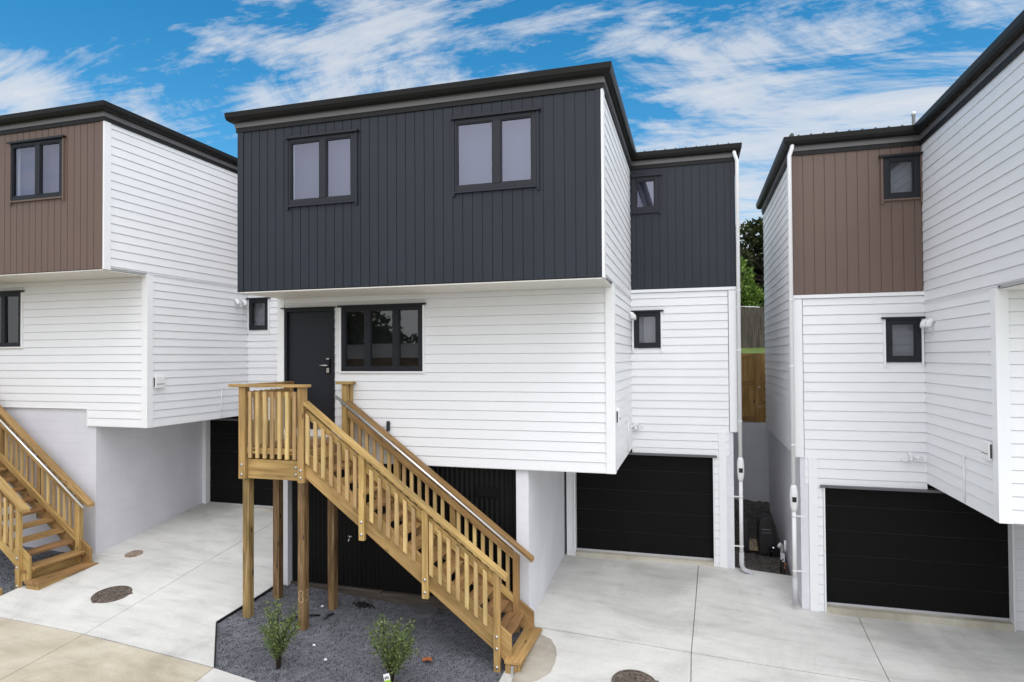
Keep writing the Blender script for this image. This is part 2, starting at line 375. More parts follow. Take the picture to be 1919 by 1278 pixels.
# loose stones on the beds
mb_v = []; mb_f = []
rng = np.random.default_rng(5)
BED = [(-7.03,8.13),(-6.24,7.18),(-5.4,7.1),(-4.1,7.0),(-2.97,7.25),(-2.56,8.07),(-2.55,9.45),(-2.7,9.6),(-6.98,9.66)]
def stones(poly, n, rmin, rmax, zf):
    x0 = min(p[0] for p in poly); x1 = max(p[0] for p in poly); y0 = min(p[1] for p in poly); y1 = max(p[1] for p in poly)
    c = 0
    while c < n:
        x = rng.uniform(x0, x1); y = rng.uniform(y0, y1)
        if not inside((x, y), poly): continue
        c += 1; z = zf(x, y); r = rng.uniform(rmin, rmax); b = len(mb_v)
        Q = rng.normal(size=(3, 3)); Q, _ = np.linalg.qr(Q)
        sc = r * np.array([1.0, rng.uniform(.6, 1), rng.uniform(.45, .8)])
        for d in ((1,0,0),(-1,0,0),(0,1,0),(0,-1,0),(0,0,1),(0,0,-1)):
            q = Q @ (np.array(d) * sc); mb_v.append((x + q[0], y + q[1], z + q[2] + r * .25))
        for a in ((0,2,4),(2,1,4),(1,3,4),(3,0,4),(2,0,5),(1,2,5),(3,1,5),(0,3,5)): mb_f.append(tuple(b + i for i in a))
def gsurf(x, y): return gz(x, y) - .035
stones(BED, 30000, .005, .012, gsurf)
stones([(-13,7.75),(-11.05,7.75),(-11.05,9.3),(-13,9.3)], 4000, .006, .015, gsurf)
stones([(.8,12.45),(1.65,12.45),(1.65,16.3),(.8,16.3)], 350, .008, .018, lambda x, y: gz(x, y) - .055)
me = bpy.data.meshes.new('gravel'); me.from_pydata(mb_v, [], mb_f); me.materials.append(M['stone'])
o = bpy.data.objects.new('gravel', me); COL.objects.link(o); kind(o, 'stuff')
# terrain under everything, out to the horizon
b = MB(); b.face([(-400, -400, -5.6), (400, -400, -5.6), (400, 400, -5.6), (-400, 400, -5.6)])
kind(b.build('ground', 'grass'), 'structure')
bm = bmesh.new(); slab(bm, [(-20,-6.5),(14.5,-6.5),(14.5,17),(-20,17)], dz=-.16, thick=1.6, gap=0, step=.5)
kind(finish(bm, 'subsoil', 'soil'), 'structure')
b = MB()
for x0, x1 in ((-24, 16),):
    b.face([(x0, 16.75, -.22), (x1, 16.75, -.22), (x1, 21.2, .26), (x0, 21.2, .26)])
    b.face([(x0, 21.2, .26), (x1, 21.2, .26), (x1, 60, .9), (x0, 60, .9)])
    b.face([(x0, 16.75, -5.6), (x1, 16.75, -5.6), (x1, 16.75, -.22), (x0, 16.75, -.22)])
kind(b.build('lawn', 'grass'), 'structure')

# ------------------------------------------------------------------ houses
def courses(mb, P, u0, u1, z0, z1, c=.15, base=None, holes=(), d0=.012, d1=.0245, gr=.007, gd=.002):
    base = z0 if base is None else base
    k0 = math.floor((z0 - base) / c)
    z = base + k0 * c
    while z < z1 - 1e-6:
        lo, hi = max(z, z0), min(z + c, z1)
        cuts = sorted({lo, hi} | {h for H in holes for h in (H[2], H[3]) if lo < h < hi})
        for a, bb in zip(cuts[:-1], cuts[1:]):
            mid = (a + bb) / 2
            spans = [(u0, u1)]
            for H in holes:
                if H[2] <= mid <= H[3]:
                    ns = []
                    for s0, s1 in spans:
                        if H[0] > s0: ns.append((s0, min(s1, H[0])))
                        if H[1] < s1: ns.append((max(s0, H[1]), s1))
                    spans = [q for q in ns if q[1] - q[0] > 1e-4]
            zt_ = z + c - gr
            for s0, s1 in spans:
                lo_, hi_ = a, min(bb, zt_)
                if hi_ > lo_ + 1e-6:
                    da = d1 + (d0 - d1) * (lo_ - z) / c; db = d1 + (d0 - d1) * (hi_ - z) / c
                    mb.face([P(s0, da, lo_), P(s1, da, lo_), P(s1, db, hi_), P(s0, db, hi_)])
                    if abs(a - z) < 1e-6: mb.face([P(s0, gd, a), P(s1, gd, a), P(s1, da, a), P(s0, da, a)])
                    if bb > zt_: mb.face([P(s0, db, hi_), P(s1, db, hi_), P(s1, gd, hi_), P(s0, gd, hi_)])
                if bb > zt_ + 1e-6:
                    l2 = max(a, zt_); mb.face([P(s0, gd, l2), P(s1, gd, l2), P(s1, gd, bb), P(s0, gd, bb)])
        z += c
def grooves(mb, P, u0, u1, z0, z1, c=.15, holes=(), d=.02, g=.011, dg=.010, start=None):
    us = []; u = u0 + (c if start is None else start)
    while u < u1 - .03: us.append(u); u += c
    edges = sorted({u0, u1} | {e for u in us for e in (u - g / 2, u + g / 2)} | {h for H in holes for h in (H[0], H[1])})
    def depth(m):
        return d - dg if any(abs(m - u) < g / 2 for u in us) else d
    prev = None
    for a, b_ in zip(edges[:-1], edges[1:]):
        m = (a + b_) / 2; dd = depth(m)
        spans = [(z0, z1)]
        for H in holes:
            if H[0] <= m <= H[1]:
                spans = [q for s0, s1 in spans for q in ((s0, min(s1, H[2])), (max(s0, H[3]), s1)) if q[1] - q[0] > 1e-4]
        for s0, s1 in spans:
            mb.face([P(a, dd, s0), P(b_, dd, s0), P(b_, dd, s1), P(a, dd, s1)])
            if prev is not None and abs(prev - dd) > 1e-6:
                mb.face([P(a, prev, s0), P(a, dd, s0), P(a, dd, s1), P(a, prev, s1)])
        prev = dd
    mb.face([P(u0, 0, z0), P(u1, 0, z0), P(u1, d, z0), P(u0, d, z0)])
def sweep(mb, path, prof, closed=True):
    # path: plan points, outward to the right of travel; prof: (outward, z)
    n = len(path); rings = []
    for i in range(n):
        a = Vector(path[i - 1]); p = Vector(path[i]); c = Vector(path[(i + 1) % n])
        d1 = (p - a).normalized(); d2 = (c - p).normalized()
        n1 = Vector((d1.y, -d1.x)); n2 = Vector((d2.y, -d2.x)); m = n1 + n2; m = m / m.dot(n1)
        rings.append([(p.x + m.x * o, p.y + m.y * o, z) for o, z in prof])
    for i in range(n):
        r0, r1 = rings[i], rings[(i + 1) % n]
        for k in range(len(prof)):
            k2 = (k + 1) % len(prof); mb.face([r0[k], r1[k], r1[k2], r0[k2]], (Vector(r1[k]) - Vector(r0[k])))

def house(cfg):
    s, ox, oy, oz = cfg['s'], cfg['ox'], cfg['oy'], cfg['oz']
    yl, yr, cb = cfg['yl'], cfg['yr'], cfg.get('course', .15)
    YB = cfg.get('yb', 8.0)
    clad = M[cfg['clad']]; fm = cfg['frame_up']
    T = lambda p: (ox + s * p[0], oy + p[1], oz + p[2])
    mb = lambda: MB(T)
    base = T((-2.9, yl, -4.2)); base = (base[0], base[1], base[2])
    H = thing('house', base, cfg['label'], 'house', 'white weatherboard townhouses in a row')
    XL = -5.79
    front = lambda y: (lambda u, d, z: (u, y - d, z))
    right = lambda x: (lambda u, d, z: (x + d, u, z))
    left = lambda x: (lambda u, d, z: (x - d, u, z))
    # ---- windows
    def window(x0, x1, z0, z1, y, panes, upper, hooks, inner, name='window', wide=.07, wl=None):
        wl = wl or wide
        fmat = M[fm] if upper else M['frame']
        b = mb(); yo = y - .045; yi = y + .05
        b.box(x0, x0 + wl, yo, yi, z0, z1); b.box(x1 - wide, x1, yo, yi, z0, z1)
        b.box(x0 + wl, x1 - wide, yo, yi, z0, z0 + wide); b.box(x0 + wl, x1 - wide, yo, yi, z1 - wide, z1)
        for (a, c) in zip(panes[:-1], panes[1:]): b.box(a[1], c[0], yo - .004, yi, z0 + wide, z1 - wide)
        W = b.build(name, fmat, H, bevel=.004)
        for a in panes:
            tl = random.uniform(-.003, .003); tu = random.uniform(-.0025, .0025)      # glass is never quite in one plane
            g = mb(); g.face([(a[0], y - .012 - tl - tu, z0 + wide), (a[1], y - .012 + tl - tu, z0 + wide), (a[1], y - .012 + tl + tu, z1 - wide), (a[0], y - .012 - tl + tu, z1 - wide)])
            g.build('pane', 'glass_coated' if inner == 'blind' else 'glass', W)
        sb = mb()
        for a in panes:
            w = .016
            sb.box(a[0], a[0] + w, y - .034, y - .016, z0 + wide, z1 - wide); sb.box(a[1] - w, a[1], y - .034, y - .016, z0 + wide, z1 - wide)
            sb.box(a[0] + w, a[1] - w, y - .034, y - .016, z0 + wide, z0 + wide + w); sb.box(a[0] + w, a[1] - w, y - .034, y - .016, z1 - wide - w, z1 - wide)
        sb.build('sash_bead', fmat, W)
        fl = mb(); fl.box(x0 - .06, x1 + .06, y - .085, y - .02, z1 + .004, z1 + .022); fl.box(x0 - .06, x1 + .06, y - .085, y - .079, z1 - .012, z1 + .004)
        fl.build('head_flashing', fmat, W)
        tm = clad if upper else M['trim']
        for xa in (x0 - .034, x1 + .004):
            tr = mb(); tr.box(xa, xa + .03, y - .055, y - .01, z0 - (.07 if hooks else .035), z1 - .014); tr.build('scriber', tm, W)
        if upper or not hooks:
            tr = mb(); tr.box(x0 - .002, x1 + .002, y - .058, y - .01, z0 - .028, z0 - .002); tr.build('sill_trim', tm, W)
        rv = mb(); q = y + (.12 if inner.startswith('blind') else .16)
        rv.face([(x0, yi, z0), (x0, q, z0), (x0, q, z1), (x0, yi, z1)]); rv.face([(x1, yi, z0), (x1, q, z0), (x1, q, z1), (x1, yi, z1)])
        rv.face([(x0, yi, z1), (x1, yi, z1), (x1, q, z1), (x0, q, z1)]); rv.face([(x0, yi, z0), (x1, yi, z0), (x1, q, z0), (x0, q, z0)])
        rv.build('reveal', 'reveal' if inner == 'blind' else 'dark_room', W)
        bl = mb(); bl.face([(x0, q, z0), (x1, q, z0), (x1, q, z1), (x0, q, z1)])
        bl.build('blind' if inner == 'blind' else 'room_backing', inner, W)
        return (x0 + .01, x1 - .01, z0 + .01, z1 - .01)
    hu = []; hl = []; hru = []; hrl = []
    for (x0, x1) in ((-4.86, -3.70), (-2.10, -.89)):
        w = x1 - x0
        hu.append(window(x0, x1, 2.38, 3.42, 0, [(x0 + .032, x0 + w * .475), (x0 + w * .565, x1 - .07)], True, True, 'blind', wl=.032))
    hl.append(window(-4.56, -3.07, -.22, .87, yl, [(-4.49, -4.12), (-4.02, -3.60), (-3.50, -3.14)], False, False, 'dark_room'))
    hrl.append(window(.07, .57, .16, .86, yr, [(.15, .49)], False, True, 'blind_dim', wide=.085))
    hru.append(window(.05, .57, 2.78, 3.47, yr, [(.14, .48)], True, True, 'blind' if cfg['clad'] == 'charcoal' else 'blind_dim', wide=.085))
    # ---- door
    dx0, dx1, dz0, dz1 = -5.68, -4.70, -1.22, .86
    hl.append((dx0 + .01, dx1 - .01, dz0, dz1))
    d = mb(); d.box(dx0 + .055, dx1 - .055, yl + .01, yl + .055, dz0 + .02, dz1 - .05)
    D = d.build('door', 'door', H, bevel=.003)
    f = mb(); f.box(dx0, dx0 + .05, yl - .045, yl + .1, dz0, dz1); f.box(dx1 - .05, dx1, yl - .045, yl + .1, dz0, dz1); f.box(dx0 + .05, dx1 - .05, yl - .045, yl + .1, dz1 - .05, dz1)
    f.box(dx0 - .05, dx1 + .03, yl - .085, yl - .02, dz1 + .002, dz1 + .02)
    f.build('door_frame', 'frame', D)
    f = mb(); f.box(dx1 - .155, dx1 - .10, yl - .028, yl + .009, -.25, -.0); f.build('lock_plate', 'black', D, bevel=.004)
    f = mb(); f.box(dx1 - .158, dx1 - .097, yl - .034, yl - .0285, -.02, .004); f.box(dx1 - .152, dx1 - .102, yl - .034, yl - .0285, -.245, -.165)
    f.tube([(dx1 - .125, yl - .03, -.12), (dx1 - .125, yl - .075, -.12), (dx1 - .25, yl - .078, -.12)], .012, 10)
    f.build('handle', 'steel', D)
    f = mb(); f.box(dx0, dx1, yl - .06, yl + .1, dz0 - .11, dz0 - .002); f.build('door_sill', 'trim', D)
    # ---- cladding
    zt = 3.70; zu = 1.075; zb = -1.74
    b = mb(); grooves(b, front(0), XL + .09, -.075, zu, zt, .1485, hu); 
    b.box(XL - .02, XL + .085, -.032, .02, zu - .012, zt)
    b.box(-.072, -.002, -.030, .02, zu - .012, zt)
    b.build('upper_cladding', clad, H)
    b = mb(); grooves(b, front(yr), .03, 1.86, 1.285, zt, cfg.get('groove', .148), hru, start=.10); b.box(1.862, 1.94, yr - .032, yr + .02, 1.285, zt); b.build('side_cladding', clad, H)
    if cfg['base'] == 'block': hl.append((XL, -1.40, zb - .1, -1.42))
    b = mb(); courses(b, front(yl), XL + .1, -.10, zb, zu, cb, zb, hl)
    b.build('front_wall', 'white', H)
    b = mb(); courses(b, right(0), .10, yr, zu + .03, zt, cb, zb + .02); courses(b, right(0), yl + .10, yr, zb, zu - .03, cb, zb)
    b.box(-.01, .012, yl - .02, yr, zu - .03, zu + .03); b.box(-.01, .03, yl - .0, yr - .02, zu + .02, zu + .032)
    b.build('return_wall', 'white', H)
    b = mb(); courses(b, front(yr), .012, 1.79, -1.85, 1.215, cb, zb, hrl); b.build('recess_wall', 'white', H)
    b = mb(); courses(b, left(XL), .1, YB, zu, zt, cb, zb); courses(b, left(XL), yl + .1, YB, zb, zu, cb, zb); b.build('far_wall', 'white', H)
    b = mb(); courses(b, right(1.9), yr + .1, YB, -1.40, zt, cb, zb); b.build('side_wall', 'white', H)
    b = mb(); courses(b, lambda u, d_, z: (u, YB + d_, z), XL, 1.9, -1.4, zt, cb, zb); b.build('rear_wall', 'white', H)
    # ---- corner boards and trims
    bot = zb - .012 if cfg['base'] == 'steel' else -1.41
    for boxes in ([(-.0, .034, -.03, .10, zu - .012, zt)],
                  [(-.10, .036, yl - .036, yl, zb - .012, zu), (.0, .036, yl, yl + .10, zb - .012, zu + .005)],
                  [(XL - .036, XL + .10, yl - .036, yl + .1, bot, zu)],
                  [(1.80, 1.94, yr - .036, yr, -1.41, 1.215), (1.9, 1.936, yr, yr + .1, -1.41, zt)]):
        t = mb()
        for q in boxes: t.box(*q)
        t.build('corner_board', 'trim', H)
    t = mb(); t.box(.0, 1.94, yr - .045, yr, 1.222, 1.28); t.build('band_board', 'trim', H)
    t = mb(); t.box(XL + .11 if cfg['base'] == 'steel' else -1.37, -.105, yl - .02, yl, zb - .012, zb - .001); t.build('bottom_trim', 'trim', H)
    t = mb(); t.box(.0, .024, yl + .105, yr, zb - .012, zb - .001); t.build('bottom_trim', 'trim', H)
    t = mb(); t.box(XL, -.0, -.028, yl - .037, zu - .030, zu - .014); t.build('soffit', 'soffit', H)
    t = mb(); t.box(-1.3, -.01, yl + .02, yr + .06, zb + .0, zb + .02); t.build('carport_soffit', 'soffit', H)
    # ---- body behind the boards
    t = mb(); t.box(XL + .02, -.02, .17, YB - .02, zu + .0, 3.78)
    t.box(XL + .02, -.02, yl + .17, YB - .02, zb + .02, zu - .002)
    t.box(-.018, 1.88, yr + .17, YB - .02, -1.39, 3.78)
    t.box(XL + .0, -.005, .0, .165, 3.69, 3.78); t.box(.0, 1.88, yr, yr + .168, 3.69, 3.78)
    t.box(XL + .01, XL + .05, .005, .168, zu, 3.69); t.box(-.05, -.012, .005, .168, zu, 3.69)
    t.build('inner_wall', 'reveal', H)
    # ---- roof edge
    path = [(XL, YB), (XL, 0), (0, 0), (0, yr), (1.9, yr), (1.9, YB)]
    t = mb(); sweep(t, path, [(.0, 3.685), (.055, 3.685), (.055, 3.87), (.0, 3.87)]); t.build('fascia', 'fascia', H)
    t = mb(); sweep(t, path, [(.0, 3.615), (.042, 3.615), (.042, 3.684), (.0, 3.684)]); t.build('eave_strip', 'eave', H)  # near-black strip under the fascia
    t = mb(); sweep(t, path, [(.058, 3.77), (.105, 3.765), (.14, 3.785), (.158, 3.83), (.163, 3.905), (.148, 3.912), (.145, 3.84), (.125, 3.80), (.07, 3.80), (.07, 3.90), (.058, 3.90)])
    t.build('gutter', 'gutter', H)
    plan = [(XL - .06, -.06), (.06, -.06), (.06, yr - .06), (1.96, yr - .06), (1.96, YB + .06), (XL - .06, YB + .06)]
    def edge_dist(x, y):
        best = 9
        for i in range(6):
            ax, ay = plan[i]; bx, by = plan[(i + 1) % 6]; L2 = (bx - ax) ** 2 + (by - ay) ** 2
            q = max(0, min(1, ((x - ax) * (bx - ax) + (y - ay) * (by - ay)) / L2)); best = min(best, math.hypot(x - ax - q * (bx - ax), y - ay - q * (by - ay)))
        return best
    t = mb(); xs = [XL - .06 + (5.91) * i / 20 for i in range(21)] + [.06 + 1.9 * i / 8 for i in range(1, 9)]
    ys = [-.06 + yr * i / 12 for i in range(13)] + [yr - .06 + (YB + .12 - yr) * i / 14 for i in range(1, 15)]
    rz = lambda x, y: 3.885 + .10 * edge_dist(x, y)
    for i in range(len(xs) - 1):
        for j in range(len(ys) - 1):
            if inside(((xs[i] + xs[i + 1]) / 2, (ys[j] + ys[j + 1]) / 2), plan):
                q = [(xs[i], ys[j]), (xs[i + 1], ys[j]), (xs[i + 1], ys[j + 1]), (xs[i], ys[j + 1])]
                t.face([(x, y, rz(x, y)) for x, y in q])
    x = .12
    while x < 1.95:
        t.hexa([(x - .016, yr - .13, 3.905), (x + .016, yr - .13, 3.905), (x + .016, yr + 1.2, 4.0), (x - .016, yr + 1.2, 4.0), (x - .012, yr - .13, 3.935), (x + .012, yr - .13, 3.935), (x + .012, yr + 1.2, 4.03), (x - .012, yr + 1.2, 4.03)], (0, 1, 0)); x += .19
    x = XL + .1
    while x < 0:
        t.hexa([(x - .016, -.10, 3.89), (x + .016, -.10, 3.89), (x + .016, 1.2, 3.99), (x - .016, 1.2, 3.99), (x - .012, -.10, 3.915), (x + .012, -.10, 3.915), (x + .012, 1.2, 4.02), (x - .012, 1.2, 4.02)], (0, 1, 0)); x += .19
    Rf = t.build('roof', 'roof', H)
    if cfg.get('ridge_roll'):
        t = mb(); t.tube([(1.93, yr - .1, 3.945), (1.93, yr + 1.6, 4.06)], .035, 8); t.box(1.32, 1.9, yr + .3, yr + .9, 3.97, 3.99); t.build('ridge_cap', 'roof', Rf)
    if cfg.get('vent_pipe'):
        t = mb(); t.tube([(-.2, yr + 1.05, 3.9), (-.2, yr + 1.05, 4.46), (-.2, yr + 1.05, 4.46), (-.2, yr + 1.05, 4.52)], [.028, .028, .036, .036], 12); t.build('vent_pipe', 'plastic', Rf)
    # ---- garage level
    gx0, gx1, gzt, gzb = -1.10, 1.495, -1.86, -3.82
    g = mb(); yd = yr + .09
    pn = 5; ph = (gzt + .05 - gzb) / pn
    for k in range(pn):
        g.box(gx0 - .05, gx1 + .03, yd, yd + .04, gzb + k * ph + .004, gzb + (k + 1) * ph - .004)
    G = g.build('garage_door', 'garage', H, bevel=.003)
    g = mb(); g.box(gx0 - .05, gx1 + .03, yd + .012, yd + .036, gzb, gzt + .05); g.build('panel_joint', 'joint', G)
    g = mb(); g.box(gx0 + .005, gx1 - .005, yd - .02, yd - .001, gzb - .012, gzb + .022); g.build('bottom_seal', 'plastic_grey', G)
    g = mb(); g.box(gx0 + .02, gx1 + .07, yr - .075, yr + .085, gzt - .03, gzt + .008); g.build('head_flashing', 'lintel', G)
    g = mb()
    g.box(gx0 - .03, gx0, yr - .05, yd + .06, gzb - .14, gzt - .031); g.build('door_jamb', 'trim', G); g = mb(); g.box(gx1, gx1 + .022, yr - .05, yd + .06, gzb - .14, gzt - .031); g.build('door_jamb', 'trim', G)
    g = mb(); g.box(gx0, gx1, yr - .06, yd + .2, gzb - .5, gzb - .014); g.build('threshold', 'threshold', H)
    g = mb(); courses(g, front(yr), gx1 + .024, 1.62, -3.93, -1.85, cb, zb); g.build('jamb_board', 'white', H); g = mb(); courses(g, front(yr), -1.28, gx0 - .032, -3.93, -1.76, cb, zb); g.build('jamb_board', 'white', H)
    g = mb(); g.box(1.60, 1.735, yr - .034, yr + .03, -3.94, -1.412); g.build('garage_corner_board', 'trim', H)
    g = mb(); g.box(1.737, 1.86, yr - .01, YB, -5.2, -1.40); g.build('block_return', 'block_light', H)
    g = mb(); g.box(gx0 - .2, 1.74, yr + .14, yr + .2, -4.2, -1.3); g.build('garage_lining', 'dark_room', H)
    pb = cfg.get('pier', -1.32)
    g = mb(); g.box(pb - .2, pb, yl + .05, yr + .3, -5.2, zb + .018); g.build('block_pier', 'block_light' if cfg['clad'] == 'charcoal' else 'block', H)
    if cfg['base'] == 'steel':
        g = mb(); P = front(yl + .17); u = XL + .12
        while u < pb - .2:
            for a, c_, da, dc in ((0, .02, .0, .018), (.02, .042, .018, .018), (.042, .062, .018, 0), (.062, .085, 0, 0)):
                g.face([P(u + a, da, -3.9), P(u + c_, dc, -3.9), P(u + c_, dc, zb + .01), P(u + a, da, zb + .01)], smooth=False)
            u += .085
        B = g.build('base_cladding', 'black_clad', H)
        g = mb(); g.box(-2.23, -1.87, yl + .125, yl + .15, -2.25, -2.08)
        g.build('vent_hatch', 'garage', B, bevel=.006)
        g = mb(); g.tube([(-4.47, yl + .17, -3.06), (-4.47, yl + .04, -3.06), (-4.47, yl + .02, -3.10)], .012, 8); g.tube([(-4.51, yl + .06, -3.02), (-4.43, yl + .06, -3.02)], .008, 6); g.tube([(-4.47, yl + .06, -3.06), (-4.47, yl + .06, -3.01)], .008, 6)
        g.build('tap', 'steel', H)
        g = mb(); g.box(XL + .12, -3.9, yl + .12, yl + .2, -4.1, -3.91); g.box(-3.898, pb - .22, yl + .125, yl + .2, -4.2, -3.93); g.build('base_board', 'fence_grey', H)
        g = mb(); g.box(XL + .01, XL + .11, yl + .05, YB, -5.2, zb + .01); g.build('block_end', 'block_light', H)
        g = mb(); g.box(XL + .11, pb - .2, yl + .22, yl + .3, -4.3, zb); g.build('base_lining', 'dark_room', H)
    else:
        g = mb(); g.box(XL + .02, -1.405, yl + .012, yl + .165, -5.2, -1.425); g.box(-1.404, pb, yl + .013, yl + .049, -5.2, zb - .013); g.build('block_base', 'block', H)
        g = mb(); g.box(XL + .02, -1.40, yl - .03, yl + .012, -1.424, -1.412); g.box(-1.40, -1.372, yl - .032, yl + .012, zb - .012, -1.412); g.build('base_flashing', 'trim', H)
    # ---- small fittings
    if cfg.get('wall_light'):
        g = mb(); g.box(-3.70, -3.665, yl - .095, yl - .03, -1.21, -1.04); g.box(-3.72, -3.665, yl - .035, yl - .012, -1.19, -1.06); g.build('wall_light', 'black', H, bevel=.008)
    for yy in (yr - .18, yr - .42):
        g = mb(); g.tube([(.025, yy, .79), (.055, yy, .79), (.078, yy, .77), (.085, yy, .74), (.085, yy, .70)], [.045, .045, .045, .044, .043], 14)
        V = g.build('vent_hood', 'plastic', H)
        g = mb(); g.tube([(.085, yy, .7), (.085, yy, .692)], .038, 14)
        g.build('vent_grille', 'plastic_grey', V)
    lx = cfg.get('light_x', .09)
    g = mb(); z0 = -1.32
    g.tube([(lx, yr - .0, z0), (lx, yr - .06, z0)], .055, 14)
    for sx in (-1, 1): g.tube([(lx + sx * .03, yr - .05, z0), (lx + sx * .075, yr - .10, z0 - .02), (lx + sx * .11, yr - .16, z0 - .035)], [.012, .03, .05], 12)
    g.tube([(lx, yr - .05, z0 - .03), (lx, yr - .1, z0 - .09)], [.02, .032], 10)
    g.build('flood_light', 'plastic', H)
    g = mb(); g.box(.025, .075, yl + .10 + .02, yl + .10 + .24, -1.03, -.80); K = g.build('meter_box', 'plastic', H, bevel=.012)
    g = mb(); g.box(.076, .080, yl + .14, yl + .32, -.955, -.948); g.box(.042, .058, yl + .112, yl + .1195, -1.0, -.83); g.build('box_seam_shade', 'black', K)  # black seam; on the left house it also paints the box's shadowed edge
    g = mb(); g.tube([(.032, yr - cfg.get('rod', 1.0), -1.74), (.032, yr - cfg.get('rod', 1.0), -1.12)], .009, 8); g.tube([(.012, yr - cfg.get('rod', 1.0), -1.12), (.05, yr - cfg.get('rod', 1.0), -1.12)], .014, 8); g.build('conduit', 'plastic', H)
    # ---- downpipe at the recess corner
    px = cfg.get('pipe_x', 1.945 + .03); py = yr - .1
    g = mb(); zbot = cfg['pipe_bottom']
    g.tube([(px - .05, py - .0, 3.80), (px - .04, py, 3.72), (px, py, 3.60), (px, py, -1.88)], .034, 12)
    g.tube([(px, py, -2.28), (px, py, zbot + .30)], .034, 12)
    DP = g.build('downpipe', 'plastic', H)
    g = mb(); g.tube([(px, py, -1.86), (px, py, -1.90), (px, py, -1.98), (px, py, -2.16), (px, py, -2.24), (px, py, -2.30)], [.038, .05, .062, .062, .05, .036], 14)
    LB = g.build('leaf_diverter', 'plastic', DP)
    g = mb(); g.box(px - .032, px + .032, py - .072, py - .05, -2.13, -2.05); g.build('diverter_opening', 'black', LB)
    g = mb()
    for zc in (zbot + .45, zbot + 1.35, -1.2, .1, 1.2):
        g.tube([(px, py, zc - .012), (px, py, zc + .012)], .040, 12); g.box(px - (.17 if zc < -1.5 else .03), px, py - .008, py + (.008 if zc < -1.5 else .1), zc - .010, zc + .010)
    g.build('pipe_clip', 'plastic', DP)
    g = mb()
    if cfg.get('elbow'):
        g.tube([(px, py, zbot + .34), (px, py, zbot + .12), (px + .02, py, zbot + .05), (px + .07, py, zbot + .01), (px + .13, py, zbot - .0), (px + .16, py, zbot - .03), (px + .165, py, zbot - .12)], .043, 14)
    else:
        g.tube([(px, py, zbot + .34), (px, py, zbot - .1)], .043, 14)
    g.build('pipe_foot', 'plastic_grey', DP)
    return H
M['blind_dim'] = painted('dim grey blind', (.22, .22, .26), .8)  # even grey sheet behind the small recess panes
house(dict(s=1, ox=-1.16, oy=8.5, oz=0, yl=1.03, yr=3.9, clad='charcoal', frame_up='frame2', base='steel', wall_light=True, pipe_bottom=-3.93, elbow=True, rod=.94, pier=-1.33, ridge_roll=False,
     label='white weatherboard house with charcoal vertical cladding on its overhanging upper storey'))
house(dict(s=1, ox=-9.70, oy=8.48, oz=.49, yl=.90, yr=3.64, clad='brown', frame_up='frame', base='block', pipe_bottom=-3.85, rod=.86, pier=-1.22, high_left=True,
     label='white weatherboard house with brown upper cladding, left of the charcoal-clad one'))
house(dict(s=-1, ox=3.55, oy=7.97, oz=-.28, yl=1.0, yr=3.48, clad='brown', frame_up='frame', base='block', pipe_bottom=-3.72, course=.158, groove=.163, rod=1.5, light_x=.25, pier=-1.33, vent_pipe=True, ridge_roll=True,
     label='white house with a narrow brown-clad strip and big garage door, right of the side gap'))

